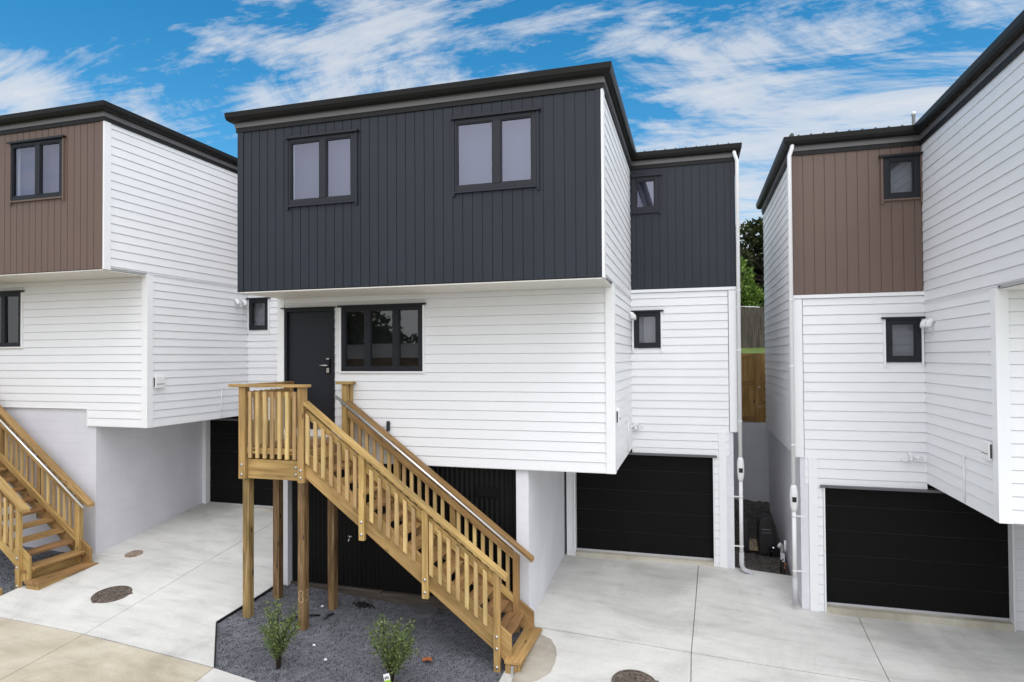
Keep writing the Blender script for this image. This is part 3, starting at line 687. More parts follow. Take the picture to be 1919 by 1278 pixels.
# ------------------------------------------------------------------ timber staircases
def staircase(label, dx, dy, dz, nris, xe_front, xe_back, extra, tag83):
    T = lambda p: (p[0] + dx, p[1] + dy, p[2] + dz)
    mb = lambda: MB(T)
    gl = lambda x, y: gz(x + dx, y + dy) - dz - .04
    root = thing('timber_staircase', T((-5.6, 8.8, -4.1)), label, 'staircase', 'timber entrance staircases')
    mS = .746; yf, yb = 8.30, 9.34
    cap = lambda x: -.64 - mS * (x + 5.64)
    sb = lambda x: -2.02 - mS * (x + 5.37)
    BV = .004
    # landing
    dk = mb()
    for i in range(8): dk.box(-6.72, -5.70, 8.42 + i * .137, 8.42 + i * .137 + .132, -1.405, -1.37)
    dk.build('deck', 'timber_tread', root, bevel=.003)
    b = mb(); b.box(-6.695, -5.76, 8.372, 8.414, -1.86, -1.56); b.build('bearer', 'timber', root, bevel=BV)
    b = mb(); b.box(-6.72, -6.68, 8.42, 9.5, -1.83, -1.41); b.build('bearer', 'timber', root, bevel=BV)
    b = mb(); b.box(-5.74, -5.70, 8.42, 9.5, -1.83, -1.41); b.build('bearer', 'timber', root, bevel=BV)
    def post(x, y, z0, z1, w=.092, m='timber', bolts=(), d=None):
        d = d or w
        b = mb(); b.box(x - w / 2, x + w / 2, y, y + d, z0, z1); P = b.build('post', m, root, bevel=BV)
        for (bx, bz) in bolts:
            q = mb(); q.tube([(x + bx, y, bz), (x + bx, y - .007, bz), (x + bx, y - .007, bz), (x + bx, y - .018, bz)], [.021, .021, .013, .011], 12); q.build('bolt', 'bolt', P)
        return P
    post(-6.755, yf, -1.86, -.44, .115, 'timber', [(.0, -1.64), (.0, -1.79)])
    post(-5.705, yf, -1.88, -.44, .105, 'timber', [(.0, -1.69), (.0, -1.80)])
    for (x, z) in ((-5.83, -1.66), (-5.83, -1.77)):
        q = mb(); q.tube([(x, 8.372, z), (x, 8.362, z), (x, 8.362, z), (x, 8.35, z)], [.021, .021, .013, .011], 12)
        q.build('bolt', 'bolt', root)
    for (x, y) in ((-6.77, 8.417), (-5.775, 8.417), (-6.74, 9.12), (-5.70, 9.12)):
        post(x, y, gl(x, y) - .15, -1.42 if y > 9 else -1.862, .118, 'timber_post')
    if tag83:
        # chalked house number on the front support post, one digit on each face
        def stroke(pts, face):
            q = mb(); w = .007
            for a, c_ in zip(pts[:-1], pts[1:]):
                if face == 'front': f3 = lambda p: (p[0], 8.4155, p[1])
                else: f3 = lambda p: (-5.775 + .0605, p[0], p[1])
                da = Vector((c_[0] - a[0], c_[1] - a[1])); nn = Vector((-da.y, da.x)).normalized() * w
                q.face([f3((a[0] - nn.x, a[1] - nn.y)), f3((c_[0] - nn.x, c_[1] - nn.y)), f3((c_[0] + nn.x, c_[1] + nn.y)), f3((a[0] + nn.x, a[1] + nn.y))])
            return q
        zc = -3.62; xc = -5.778
        e = []
        for k in range(17): a = -math.pi / 2 + k / 16 * 2 * math.pi; e.append((xc + .036 * math.cos(a), zc + .045 + .040 * math.sin(a)))
        for k in range(17): a = math.pi / 2 - k / 16 * 2 * math.pi; e.append((xc + .042 * math.cos(a), zc - .045 + .050 * math.sin(a)))
        q1 = stroke(e, 'front')
        e = []
        for k in range(10): a = rad(150) - k / 9 * rad(240); e.append((8.475 + .03 * math.cos(a), zc + .05 + .036 * math.sin(a)))
        for k in range(10): a = rad(80) - k / 9 * rad(230); e.append((8.475 + .034 * math.cos(a), zc - .035 + .045 * math.sin(a)))
        q2 = stroke(e, 'side'); q1.v += q2.v; nf = len(q1.v) - len(q2.v)
        q1.f += [tuple(i + nf for i in f) for f in q2.f]; q1.uv += q2.uv; q1.sm += q2.sm
        q1.build('chalk_number', 'chalk', root)
    # landing rails
    def cap_board(x0, x1, y0, y1, z): 
        b = mb(); b.box(x0, x1, y0, y1, z - .042, z); b.build('cap_rail', 'timber', root, bevel=BV)
    cap_board(-6.98, -5.59, yf - .03, yf + .115, -.395)
    cap_board(-6.80, -6.64, yf + .117, 9.5, -.394)
    b = mb(); b.box(-6.697, -5.76, yf + .05, yf + .095, -.60, -.51); b.build('rail', 'timber', root, bevel=BV)
    b = mb(); b.box(-6.697, -5.76, yf + .05, yf + .095, -1.47, -1.38); b.build('rail', 'timber', root, bevel=BV)
    b = mb(); b.box(-6.71, -6.665, yf + .10, 9.4, -.60, -.51); b.build('rail', 'timber', root, bevel=BV)
    b = mb(); b.box(-6.71, -6.665, yf + .10, 9.4, -1.47, -1.38); b.build('rail', 'timber', root, bevel=BV)
    post(-6.70, 9.40, -1.8, -.437, .092)
    def bal(x, y, zt, zb_, slope=0, w=.056, d=.038):
        b = mb(); h = w / 2
        b.hexa([(x - h, y, zb_ + slope * h), (x + h, y, zb_ - slope * h), (x + h, y + d, zb_ - slope * h), (x - h, y + d, zb_ + slope * h), (x - h, y, zt + slope * h), (x + h, y, zt - slope * h), (x + h, y + d, zt - slope * h), (x - h, y + d, zt + slope * h)], (0, 0, 1))
        b.build('baluster', 'timber_pale', root, bevel=.003)
    for k in range(7): bal(-6.615 + .132 * k, yf + .008, -.505, -1.535)
    for k in range(7): bal(-6.755, yf + .17 + .135 * k, -.505, -1.5)
    # stringers
    xs0 = -5.70; xs1 = xe_front + .02
    b = mb()
    for (y0, y1, xe) in ((yf + .055, yf + .10, xs1), (yb + .0, yb + .045, xe_back + .10)):
        st = MB(T); off = random.random() * 9
        xa = xs0; zt = lambda x: sb(x) + .40
        pts = [(xa, zt(xa)), (xe + .17, zt(xe + .17)), (xe + .17, max(sb(xe + .17), gl(xe, y0) + .02) - .16), (xe, max(sb(xe), gl(xe, y0) + .02)), (xa, sb(xa))]
        pts = [(p[0], max(p[1], gl(p[0], y0) + .015)) for p in pts]
        st.face([(p[0], y0, p[1]) for p in pts], (1, 0, -mS), off); st.face([(p[0], y1, p[1]) for p in pts][::-1], (1, 0, -mS), off + 3)
        for a, c_ in zip(pts, pts[1:] + pts[:1]): st.face([(a[0], y0, a[1]), (c_[0], y0, c_[1]), (c_[0], y1, c_[1]), (a[0], y1, a[1])], (1, 0, -mS), off)
        st.build('stringer', 'timber', root, bevel=BV)
    # treads
    rise, go = .18, .2413
    zl = -3.89; xl = -2.50
    for k in range(14):
        z = zl + rise * k; xn = xl - go * k
        if k < nris: pass
        b = mb()
        b.box(xn - .135, xn, yf + .104, yb - .004, z - .042, z); b.box(xn - .275, xn - .14, yf + .104, yb - .004, z - .042, z)
        b.build('tread', 'timber_tread', root, bevel=.004)
        b = mb(); b.box(xn - .26, xn - .03, yf + .104, yf + .145, z - .085, z - .045); b.box(xn - .26, xn - .03, yb - .045, yb - .004, z - .085, z - .045); b.build('cleat', 'timber', root)
    # bottom box steps
    z1 = -4.10
    def box_step(x0, x1, y0, y1, z, zg):
        b = mb(); b.hexa([(x0, y0, z - .045), (x1 - .03, y0, z - .045), (x1, y1, z - .045), (x0, y1, z - .045), (x0, y0, z), (x1 - .03, y0, z), (x1, y1, z), (x0, y1, z)], (0, 1, 0)); b.build('tread', 'timber_tread', root, bevel=.006)
        b = mb(); b.box(x1 - .085, x1 - .045, y0 + .02, y1 - .02, zg, z - .047); b.build('riser', 'timber', root, bevel=BV)
        b = mb(); b.box(x0 + .01, x1 - .09, y0 + .02, y0 + .06, zg, z - .047); b.box(x0 + .01, x1 - .09, y1 - .06, y1 - .02, zg, z - .047); b.build('riser', 'timber', root, bevel=BV)
    if not extra:
        box_step(-2.50, -2.235, 8.24, 9.38, z1, z1 - .22)
        q = mb(); q.box(-2.405, -2.365, 8.235, 8.258, -4.29, -4.16); q.box(-2.44, -2.33, 8.19, 8.258, -4.30, -4.285); q.build('bracket', 'bolt', root, bevel=.004)
    else:
        box_step(-2.86, -2.585, yf + .02, 9.33, -3.93, -4.12)
        box_step(-2.60, -2.26, yf - .0, 9.40, z1, -4.26)
    # front sloping rail
    xa, xb = -5.635, xe_front
    b = mb(); b.slope(xa, cap(xa), xb + .14, cap(xb + .14), .056, yf - .03, yf + .115); b.build('cap_rail', 'timber', root, bevel=BV)
    b = mb(); b.slope(xa, cap(xa) - .135, xb - .03, cap(xb - .03) - .135, .115, yf + .05, yf + .093); b.build('rail', 'timber', root, bevel=BV)
    fx = [-4.68, -3.68, xe_front]
    for x in fx[:2]:
        post(x, yf - .005, sb(x) - .13, cap(x) - .058, .092, 'timber', [(.0, sb(x) + .02 + .12), (.0, sb(x) - .04)], .06)
    x = fx[2]; zg = gl(x, yf) - .05
    post(x, yf - .005, zg, cap(x) - .058, .092, 'timber', [(0, sb(x) + .25), (0, sb(x) + .09), (0, zg + .12)], .06)
    x = xa + .04
    while x < xb - .06:
        if all(abs(x - q) > .072 for q in fx): bal(x, yf + .008, cap(x) - .17, cap(x) - .92, mS)
        x += .1335
    # back sloping rail
    ybk = 9.30
    xa, xb = -5.50, xe_back
    cb = lambda x: cap(x) + .03
    b = mb(); b.slope(xa, cb(xa), xb + .26, cb(xb + .26), .056, ybk - .01, ybk + .135); b.build('cap_rail', 'timber', root, bevel=BV)
    b = mb(); b.slope(xa, cb(xa) - .135, xb - .04, cb(xb - .04) - .135, .115, ybk + .0, ybk + .043); b.build('rail', 'timber', root, bevel=BV)
    b = mb(); b.slope(xa, cb(xa) - .80, xb - .04, cb(xb - .04) - .80, .115, ybk + .0, ybk + .043); b.build('rail', 'timber', root, bevel=BV)
    bx = [-5.56, -4.64, -3.67, xe_back]
    post(-5.56, ybk + .0, -1.7, -.435, .09); post(-5.545, ybk + .105, -1.7, -.435, .09)
    cap_board(-5.70, -5.45, ybk - .03, ybk + .20, -.39)
    for x in bx[1:3]: post(x, ybk + .044, sb(x) - .08, cb(x) - .06, .09)
    post(bx[3], ybk + .0, gl(bx[3], ybk) - .05, cb(bx[3]) - .06, .09)
    x = -5.44
    while x < xb - .06:
        if all(abs(x - q) > .07 for q in bx): bal(x, ybk + .045, cb(x) - .15, cb(x) - .90, mS)
        x += .1335
    # stainless grab rail
    y = 9.20; zr = lambda x: -.62 - mS * (x + 5.66)
    b = mb(); b.tube([(-5.66, y, zr(-5.66)), (xe_back + .26, y, zr(xe_back + .26))], .021, 14); HR = b.build('handrail', 'steel', root)
    for x in bx:
        q = mb(); q.tube([(x, y, zr(x) - .02), (x, y + .02, zr(x) - .06), (x, ybk, zr(x) - .07)], .008, 8); q.tube([(x, ybk - .012, zr(x) - .07), (x, ybk, zr(x) - .07)], .026, 12); q.build('rail_bracket', 'bolt', HR)
    return root
staircase('golden timber staircase and landing up to the dark door of the charcoal-clad house', 0, 0, 0, 14, -2.62, -2.63, False, True)
staircase('timber staircase cut off by the left photo edge, beside the grey block wall', -8.27, -.28, .38, 14, -2.75, -2.66, True, False)

# ------------------------------------------------------------------ bed edge shadow strip and small things on the ground
b = MB()
E1 = [(-6.25, 7.14), (-7.06, 8.11), (-7.0, 9.7)]
for p, q in zip(E1[:-1], E1[1:]):
    n = 8
    for i in range(n):
        x0, y0 = p[0] + (q[0] - p[0]) * i / n, p[1] + (q[1] - p[1]) * i / n; x1, y1 = p[0] + (q[0] - p[0]) * (i + 1) / n, p[1] + (q[1] - p[1]) * (i + 1) / n
        w = .018; za, zc = gz(x0, y0), gz(x1, y1)
        b.hexa([(x0 + .004, y0, za - .15), (x1 + .004, y1, zc - .15), (x1 + .004 + w, y1, zc - .15), (x0 + .004 + w, y0, za - .15), (x0 + .004, y0, za + .004), (x1 + .004, y1, zc + .004), (x1 + .004 + w, y1, zc + .004), (x0 + .004 + w, y0, za + .004)], (0, 1, 0))
tag(b.build('edge_shadow_strip', 'black', loc=(-7.0, 8.3, gz(-7, 8.3))), 'thin black strip added as the slab edge shadow between the gravel bed and pale driveway', 'edge_shadow')  # black strip added to draw the shadow line along the slab edge
b = MB(); za, zc = gz(-10.95, 7.72), gz(-13, 7.72)
b.hexa([(-13, 7.70, zc - .1), (-11.0, 7.70, za - .1), (-11.02, 7.79, za - .1), (-13, 7.79, zc - .1), (-13, 7.70, zc + .1), (-11.0, 7.70, za + .1), (-11.02, 7.79, za + .1), (-13, 7.79, zc + .1)], (1, 0, 0))
tag(b.build('timber_kerb', 'timber', loc=(-11, 7.7, za), bevel=.006), 'low timber kerb board at the foot of the left staircase', 'kerb')

def disc(b, cx, cy, r, z0, z1, n=28, wob=0.0, dome=0.0, sl=True):
    ring = []
    for k in range(n):
        a = 2 * math.pi * k / n; rr = r * (1 + random.uniform(-wob, wob)); ring.append((cx + rr * math.cos(a), cy + rr * math.sin(a)))
    g = (lambda x, y: gz(x, y)) if sl else (lambda x, y: gz(cx, cy))
    for k in range(n):
        p, q = ring[k], ring[(k + 1) % n]
        b.face([(p[0], p[1], g(*p) + z0), (q[0], q[1], g(*q) + z0), (q[0], q[1], g(*q) + z1), (p[0], p[1], g(*p) + z1)])
        b.face([(p[0], p[1], g(*p) + z1), (q[0], q[1], g(*q) + z1), (cx, cy, g(cx, cy) + z1 + dome)])
def manhole(cx, cy, r, label):
    R = thing('manhole_cover', (cx, cy, gz(cx, cy)), label, 'manhole cover', 'iron manhole covers in the concrete')
    b = MB(); n = 32
    for k in range(n):
        a0, a1 = 2 * math.pi * k / n, 2 * math.pi * (k + 1) / n
        for (ra, rb, za, zb_) in ((r, r, -.03, .012), (r, r * .9, .012, .012), (r * .9, r * .9, .012, .004)):
            P = [(cx + ra * math.cos(a0), cy + ra * math.sin(a0), za), (cx + ra * math.cos(a1), cy + ra * math.sin(a1), za), (cx + rb * math.cos(a1), cy + rb * math.sin(a1), zb_), (cx + rb * math.cos(a0), cy + rb * math.sin(a0), zb_)]
            b.face([(p[0], p[1], gz(p[0], p[1]) + p[2]) for p in P])
    for a in (.4, 2.4, 4.6): b.box(cx + r * 1.02 * math.cos(a) - .025, cx + r * 1.02 * math.cos(a) + .025, cy + r * 1.02 * math.sin(a) - .02, cy + r * 1.02 * math.sin(a) + .02, gz(cx, cy) - .02, gz(cx, cy) + .014)
    b.build('frame', 'iron', R)
    b = MB(); disc(b, cx, cy, r * .885, -.02, .006, 32)
    for i in range(-3, 4):
        for j in range(-3, 4):
            x, y = cx + i * r * .24, cy + j * r * .24
            if math.hypot(x - cx, y - cy) < r * .8:
                z = gz(x, y); b.box(x - r * .07, x + r * .07, y - r * .07, y + r * .07, z + .004, z + .011)
    b.build('lid', 'iron', R)
manhole(-9.27, 8.27, .29, 'round rusty iron manhole cover in the left driveway, near the stair foot')
manhole(-.79, 8.53, .30, 'round iron manhole cover at the bottom edge of the photo, in the pale concrete')
b = MB(); disc(b, -10.24, 9.61, .155, -.02, .005, 24, .03)
tag(b.build('pipe_cap', 'rust', loc=(-10.24, 9.61, gz(-10.24, 9.61))), 'small flat brown round cap in the driveway by the grey block wall', 'pipe cap')
b = MB(); disc(b, -4.2, 9.50, .20, -.05, .012, 26, 0, .0, False); b2 = b
R = thing('drain_cover', (-4.2, 9.5, gz(-4.2, 9.5)), 'grey-green round drain lid on the gravel under the staircase', 'drain cover')
b.build('lid', 'paver_grey' if 'paver_grey' in M else 'lintel', R)
b = MB(); b.tube([(-4.2, 9.5, gz(-4.2, 9.5) - .2), (-4.2, 9.5, gz(-4.2, 9.5) - .052)], .17, 24); b.build('collar', 'black', R)
# fresh mortar round the bottom step
b = MB(); pts = [(-2.30, 9.28), (-2.20, 9.30), (-2.06, 9.22), (-1.96, 9.08), (-1.90, 8.90), (-1.88, 8.66), (-1.90, 8.42), (-2.02, 8.22), (-2.2, 8.08), (-2.36, 8.05), (-2.36, 8.3)]
c0 = (-2.22, 8.7)
pts = [(p[0] + random.uniform(-.02, .02), p[1] + random.uniform(-.02, .02)) for p in pts]
rings = [[(c0[0] + (p[0] - c0[0]) * f, c0[1] + (p[1] - c0[1]) * f) for p in pts] for f in (1, .93, .7, .35)]
hz = (-.004, .022, .045, .06)
for a in range(3):
    for k in range(len(pts)):
        k2 = (k + 1) % len(pts); q = [(rings[a][k], hz[a]), (rings[a][k2], hz[a]), (rings[a + 1][k2], hz[a + 1]), (rings[a + 1][k], hz[a + 1])]
        b.face([(p[0], p[1], gz(*p) + z) for p, z in q], smooth=True)
b.face([(p[0], p[1], gz(*p) + hz[3]) for p in rings[3]], smooth=True)
tag(b.build('mortar_patch', 'mortar', loc=(-2.0, 8.7, gz(-2, 8.7))), 'rough brown mortar patch on the concrete beside the bottom stair step', 'mortar patch')
# torn mesh scrap, pipe ends, pebbles, leaf
b = MB()
for k in range(26):
    a = random.uniform(0, 6.28); r = random.uniform(.02, .19); x, y = -5.27 + r * math.cos(a), 9.40 + .55 * r * math.sin(a); z = gz(x, y) - .03
    d = random.uniform(.03, .07); t_ = random.uniform(0, 3.1)
    b.tube([(x - d * math.cos(t_), y - d * math.sin(t_), z + .005), (x, y, z + random.uniform(.02, .07)), (x + d * math.cos(t_), y + d * math.sin(t_), z + .005)], .008, 5)
tag(b.build('netting_scrap', 'black', loc=(-5.27, 9.4, gz(-5.27, 9.4) - .03)), 'crumpled black plastic netting scrap lying on gravel behind the posts', 'scrap')
def drip(pts, label):
    b = MB(); b.tube([(x, y, gz(x, y) - .03 + h) for x, y, h in pts], .016, 8)
    x, y, _ = pts[0]; tag(b.build('irrigation_pipe', 'black', loc=(x, y, gz(x, y) - .03)), label, 'pipe')
drip([(-6.22, 8.50, .0), (-6.10, 8.60, .03), (-5.98, 8.72, .05), (-5.84, 8.82, .03), (-5.76, 8.9, 0)], 'black pipe end curving out of the gravel beside the left shrub')
drip([(-5.62, 8.80, -.01), (-5.61, 8.90, .03), (-5.58, 9.0, .01)], 'short black pipe stub in the gravel in front of the rear right post')
for i, (x, y, l) in enumerate([(-5.86, 9.12, 'white pebble on gravel just left of the rear right support post'), (-5.33, 8.08, 'white pebble on gravel just right of the chalk-numbered post'), (-4.97, 7.81, 'white pebble alone on open gravel between the two shrubs'), (-4.72, 8.98, 'white pebble on gravel in front of the black netting scrap')]):
    b = MB(); b.tube([(x - .022, y, gz(x, y) - .012), (x - .012, y, gz(x, y) - .004), (x + .012, y + .004, gz(x, y) - .004), (x + .022, y, gz(x, y) - .012)], [.006, .017, .016, .005], 8)
    tag(b.build('pebble', 'plastic', loc=(x, y, gz(x, y) - .03), smooth=True), l, 'pebble', 'white pebbles on the gravel bed')
b = MB(); x, y = -3.62, 8.22; z = gz(x, y) - .02
pr = []
for k in range(10):
    a = 2 * math.pi * k / 10; pr.append((x + .07 * math.cos(a) * (1 + .25 * math.cos(3 * a)), y + .06 * math.sin(a), z + .02 + .03 * abs(math.sin(a * 1.5))))
for k in range(10): b.face([pr[k], pr[(k + 1) % 10], (x, y, z + .012)])
tag(b.build('fallen_leaf', 'leaf_dry', loc=(x, y, z)), 'curled orange-brown dead leaf on the gravel under the stair flight', 'leaf')

# ------------------------------------------------------------------ plants
def leaf_quad(V, F, p, d, size, rng_, asp=.5):
    d = d / (np.linalg.norm(d) + 1e-9); r = rng_.normal(size=3); s_ = np.cross(d, r); s_ /= (np.linalg.norm(s_) + 1e-9)
    nrm = np.cross(d, s_); b0 = len(V); w = size * asp
    V.extend([tuple(p), tuple(p + d * size * .5 + s_ * w * .5 + nrm * size * .08), tuple(p + d * size), tuple(p + d * size * .5 - s_ * w * .5 + nrm * size * .08)])
    F.append((b0, b0 + 1, b0 + 2, b0 + 3))
def raw(name, V, F, mat, parent, loc):
    me = bpy.data.meshes.new(name); L0 = np.array(loc)
    me.from_pydata([tuple(np.array(v) - L0) for v in V], [], F); me.materials.append(M[mat])
    o = bpy.data.objects.new(name, me); COL.objects.link(o); o.parent = parent; LOC[o.name] = tuple(loc); return o
def shrub(x, y, h, w, seed, label, nst=24, leaves=2300):
    r = np.random.default_rng(seed); z = gz(x, y) - .035; loc = (x, y, z)
    R = thing('shrub', loc, label, 'shrub', 'young shrubs in the gravel bed')
    b = MB(); V = []; F = []; stems = []
    for k in range(nst):
        a = r.uniform(0, 6.28); sp = w * (.12 + .88 * r.uniform() ** .7); hh = h * r.uniform(.5, 1.0)
        p0 = np.array([x + r.normal() * .015, y + r.normal() * .015, z])
        p3 = np.array([x + sp * math.cos(a), y + sp * math.sin(a), z + hh])
        p1 = p0 + np.array([.12 * sp * math.cos(a), .12 * sp * math.sin(a), hh * .35]); p2 = p0 * .3 + p3 * .7 + np.array([0, 0, hh * .08])
        pts = [p0, p1, p2, p3]; stems.append(pts)
        b.tube([tuple(q) for q in pts], [.008, .006, .004, .002], 5)
    b.build('stem', 'bark', R)
    for i in range(leaves):
        pts = stems[r.integers(nst)]; t_ = r.uniform(.24, 1.0) ** .8 * 3; k = min(2, int(t_)); f = t_ - k
        p = pts[k] * (1 - f) + pts[k + 1] * f + r.normal(size=3) * .028
        d = r.normal(size=3) + np.array([0, 0, .5]) + (p - np.array([x, y, p[2]])) * 3
        leaf_quad(V, F, p, d, r.uniform(.022, .045), r, .55)
    raw('foliage', V, F, 'leaf', R, loc); return R
shrub(-5.48, 7.47, .90, .33, 11, 'leafy green shrub in the gravel in front of the chalk-numbered post')
shrub(-3.86, 7.60, .86, .34, 12, 'bright green shrub with a nursery tag, in gravel under the stairs', 28, 3300)
# nursery tag tied to the second shrub
x, y, z = -3.84, 7.40, gz(-3.8, 7.4) + .10
R = thing('plant_tag', (x, y, z), 'small white and green nursery label tied low on the right shrub', 'plant tag')
ex, ez = Vector((.95, .12, .30)).normalized(), Vector((-.28, .1, .93)).normalized()
def tagface(b, u0, u1, v0, v1, d):
    nn = Vector((0, -1, 0)); o_ = Vector((x, y, z))
    c = [o_ + ex * u + ez * v + nn * e for e in (0, d) for u, v in ((u0, v0), (u1, v0), (u1, v1), (u0, v1))]
    b.hexa([tuple(q) for q in c])
b = MB(); tagface(b, 0, .085, 0, .12, .002); C_ = b.build('card', 'plastic', R)
b = MB(); tagface(b, 0, .085, .0, .045, .0035); 
b.build('green_band', 'tag_green', C_)
b = MB()
for (u, v) in ((.012, .055), (.032, .06), (.052, .055)): tagface(b, u, u + .016, v, v + .03, .0035)
b.build('print', 'lintel', C_)

def tree(x, y, z, h, w, seed, label, leafm, n=14000, trunk_h=.25, size=.16, name='tree'):
    r = np.random.default_rng(seed); loc = (x, y, z)
    R = thing(name, loc, label, 'tree')
    b = MB(); tips = []
    b.tube([(x, y, z), (x + .1, y, z + h * trunk_h), (x + .05, y + .1, z + h * .55), (x, y, z + h * .8)], [.2, .15, .10, .04], 9)
    cl = []
    for k in range(34):
        a = r.uniform(0, 6.28); t_ = r.uniform(.18, 1); zz = z + h * (trunk_h * .6 + (1 - trunk_h * .6) * t_)
        prof = math.sin(math.pi * min(1, .18 + .80 * t_)) ** .6
        rr = w * prof * r.uniform(.35, 1.0)
        c = np.array([x + rr * math.cos(a), y + rr * math.sin(a), zz - .12 * h * (rr / w)])
        cl.append((c, r.uniform(.16, .34) * w)); b.tube([(x, y, z + h * (.2 + .5 * t_)), tuple((c + np.array([x, y, zz])) / 2), tuple(c)], [.07, .045, .015], 6)
    b.build('trunk', 'bark', R)
    V = []; F = []
    for i in range(n):
        c, cr = cl[r.integers(len(cl))]; d = r.normal(size=3); d /= np.linalg.norm(d)
        p = c + d * cr * r.uniform(.35, 1.05) ** .5 * np.array([1, 1, .8])
        leaf_quad(V, F, p, d + r.normal(size=3) * .7 + np.array([0, 0, -.2]), size * r.uniform(.6, 1.3), r, .6)
    raw('crown', V, F, leafm, R, loc); return R
tree(3.0, 27.5, .5, 4.75, 2.6, 3, 'dark bushy tree behind the old paling fence in the house gap', 'leaf_dark', 20000, .12, .2)
tree(1.32, 23.6, .45, 3.0, 1.0, 4, 'small bright green tree in front of the dark tree in the gap', 'leaf_bright', 7000, .2, .13)
tree(-1.0, 29, .5, 5.0, 2.6, 5, 'dark tree hidden behind the charcoal-clad house', 'leaf_dark', 9000, .12, .22)
tree(6.5, 29, .5, 4.6, 2.6, 6, 'dark tree hidden behind the right brown-clad house', 'leaf_dark', 9000, .12, .22)

# ------------------------------------------------------------------ the gap between the houses
b = MB(); b.box(.62, 1.78, 16.42, 16.62, -5.4, -1.64)
tag(b.build('retaining_wall', 'block', loc=(1.2, 16.5, -4.0)), 'grey painted block wall closing the far end of the narrow gap', 'wall')
R = thing('timber_gate', (1.2, 16.5, -1.63), 'brown boarded timber gate above the grey wall in the gap', 'gate')
b = MB(); x = .70
while x < 1.68: b.box(x, x + .145, 16.50, 16.525, -1.62, .055); x += .15
b.build('board_panel', 'fence_brown', R, bevel=.003)
for z0 in (-1.58, -.72, -.06):
    b = MB(); b.box(.70, 1.44, 16.472, 16.498, z0, z0 + .09); b.build('ledge', 'fence_brown', R, bevel=.003)
b = MB(); b.box(1.45, 1.56, 16.46, 16.498, -1.63, .06); b.build('post', 'fence_brown', R, bevel=.003)
b = MB(); b.box(1.5, 1.6, 16.445, 16.459, -1.25, -1.235); b.box(1.52, 1.57, 16.445, 16.459, -.78, -.75); b.build('hinge', 'bolt', R)
R = thing('paling_fence', (1.6, 21.1, .25), 'old grey weathered paling fence beyond the strip of lawn', 'fence')
b = MB(); x = -14
while x < 12: 
    b.box(x, x + .118, 21.08 + random.uniform(-.008, .008), 21.1 + random.uniform(0, .008), .2, 1.53 + random.uniform(-.03, .03)); x += .112
b.build('paling', 'fence_grey', R)
b = MB(); b.box(-14, 12, 21.11, 21.16, .5, .58); b.box(-14, 12, 21.11, 21.16, 1.25, 1.33); b.build('rail', 'fence_grey', R)
b = MB(); b.tube([(1.2, 22.0, 1.62), (1.9, 21.9, 1.58), (2.6, 21.9, 1.50)], .02, 6)
tag(b.build('clothesline_arm', 'plastic', loc=(1.9, 21.9, .3)), 'pale thin pole just above the old paling fence', 'pole')
# black cover
x0, y0, zg = 1.36, 13.5, gz(1.36, 13.3) - .06
R = thing('pump_cover', (x0, y0, zg), 'black rounded plastic pump cover on gravel in the gap', 'pump cover')
b = MB(); pr = [(-.17, 0), (-.165, .55), (-.14, .68), (-.06, .75), (.03, .74), (.10, .66), (.14, .5), (.17, .25), (.27, 0)]
for sy, in ((-.22,), (.22,)): b.face([(x0 + p[0] * (1 if True else 1), y0 + sy, zg + p[1]) for p in pr])
for p, q in zip(pr, pr[1:] + pr[:1]): b.face([(x0 + p[0], y0 - .22, zg + p[1]), (x0 + q[0], y0 - .22, zg + q[1]), (x0 + q[0], y0 + .22, zg + q[1]), (x0 + p[0], y0 + .22, zg + p[1])])
b.build('shell', 'black', R, bevel=.03)
b = MB(); b.box(x0 - .1, x0 + .06, y0 - .228, y0 - .221, zg + .5, zg + .52); b.box(x0 - .1, x0 + .06, y0 - .228, y0 - .221, zg + .44, zg + .455); b.build('vent_slot', 'lintel', R)
b = MB(); b.tube([(x0 + .05, y0 - .25, zg), (x0 + .05, y0 - .25, zg + .16), (x0 + .1, y0 - .28, zg + .2)], .03, 8); b.tube([(x0 + .02, y0 - .27, zg + .1), (x0 + .12, y0 - .27, zg + .12)], .02, 8); b.build('valve', 'black', R)
b = MB(); b.tube([(x0 + .09, y0 - .31, zg + .19), (x0 + .09, y0 - .33, zg + .2)], .018, 8); b.build('gauge', 'bolt', R)
b = MB(); b.box(.90, 1.02, 13.25, 13.6, gz(.95, 13.4) - .06, gz(.95, 13.4) + .55); 
tag(b.build('black_cabinet', 'black', loc=(.96, 13.4, gz(.95, 13.4) - .06), bevel=.02), 'tall black plastic box behind the elbow of the downpipe', 'cabinet')
b = MB(); z = gz(1.1, 13.6) - .04; b.hexa([(1.02, 13.30, z), (1.24, 13.30, z), (1.24, 13.36, z), (1.02, 13.36, z), (1.03, 13.62, z + .13), (1.2, 13.62, z + .13), (1.2, 13.68, z + .13), (1.03, 13.68, z + .13)], (1, 0, 0))
tag(b.build('paving_stone', 'paver', loc=(1.12, 13.5, z), bevel=.008), 'brown paving stone leaning in the gap between the black covers', 'paver')
R = thing('water_manifold', (1.585, 12.9, gz(1.6, 12.9) - .06), 'white and copper water pipe fittings at the foot of the right wall', 'pipework')
zz = gz(1.6, 12.9) - .06
b = MB(); b.tube([(1.60, 13.15, zz), (1.60, 13.15, zz + .34), (1.57, 13.1, zz + .38), (1.53, 13.05, zz + .34)], .03, 10); b.box(1.55, 1.62, 12.9, 13.0, zz + .1, zz + .24); b.tube([(1.61, 12.75, zz + .35), (1.61, 12.75, zz + .55)], .022, 8); b.build('white_pipe', 'plastic', R)
b = MB(); b.tube([(1.57, 12.62, zz), (1.57, 12.62, zz + .16), (1.62, 12.62, zz + .16)], .016, 8); b.build('copper_pipe', 'copper', R)
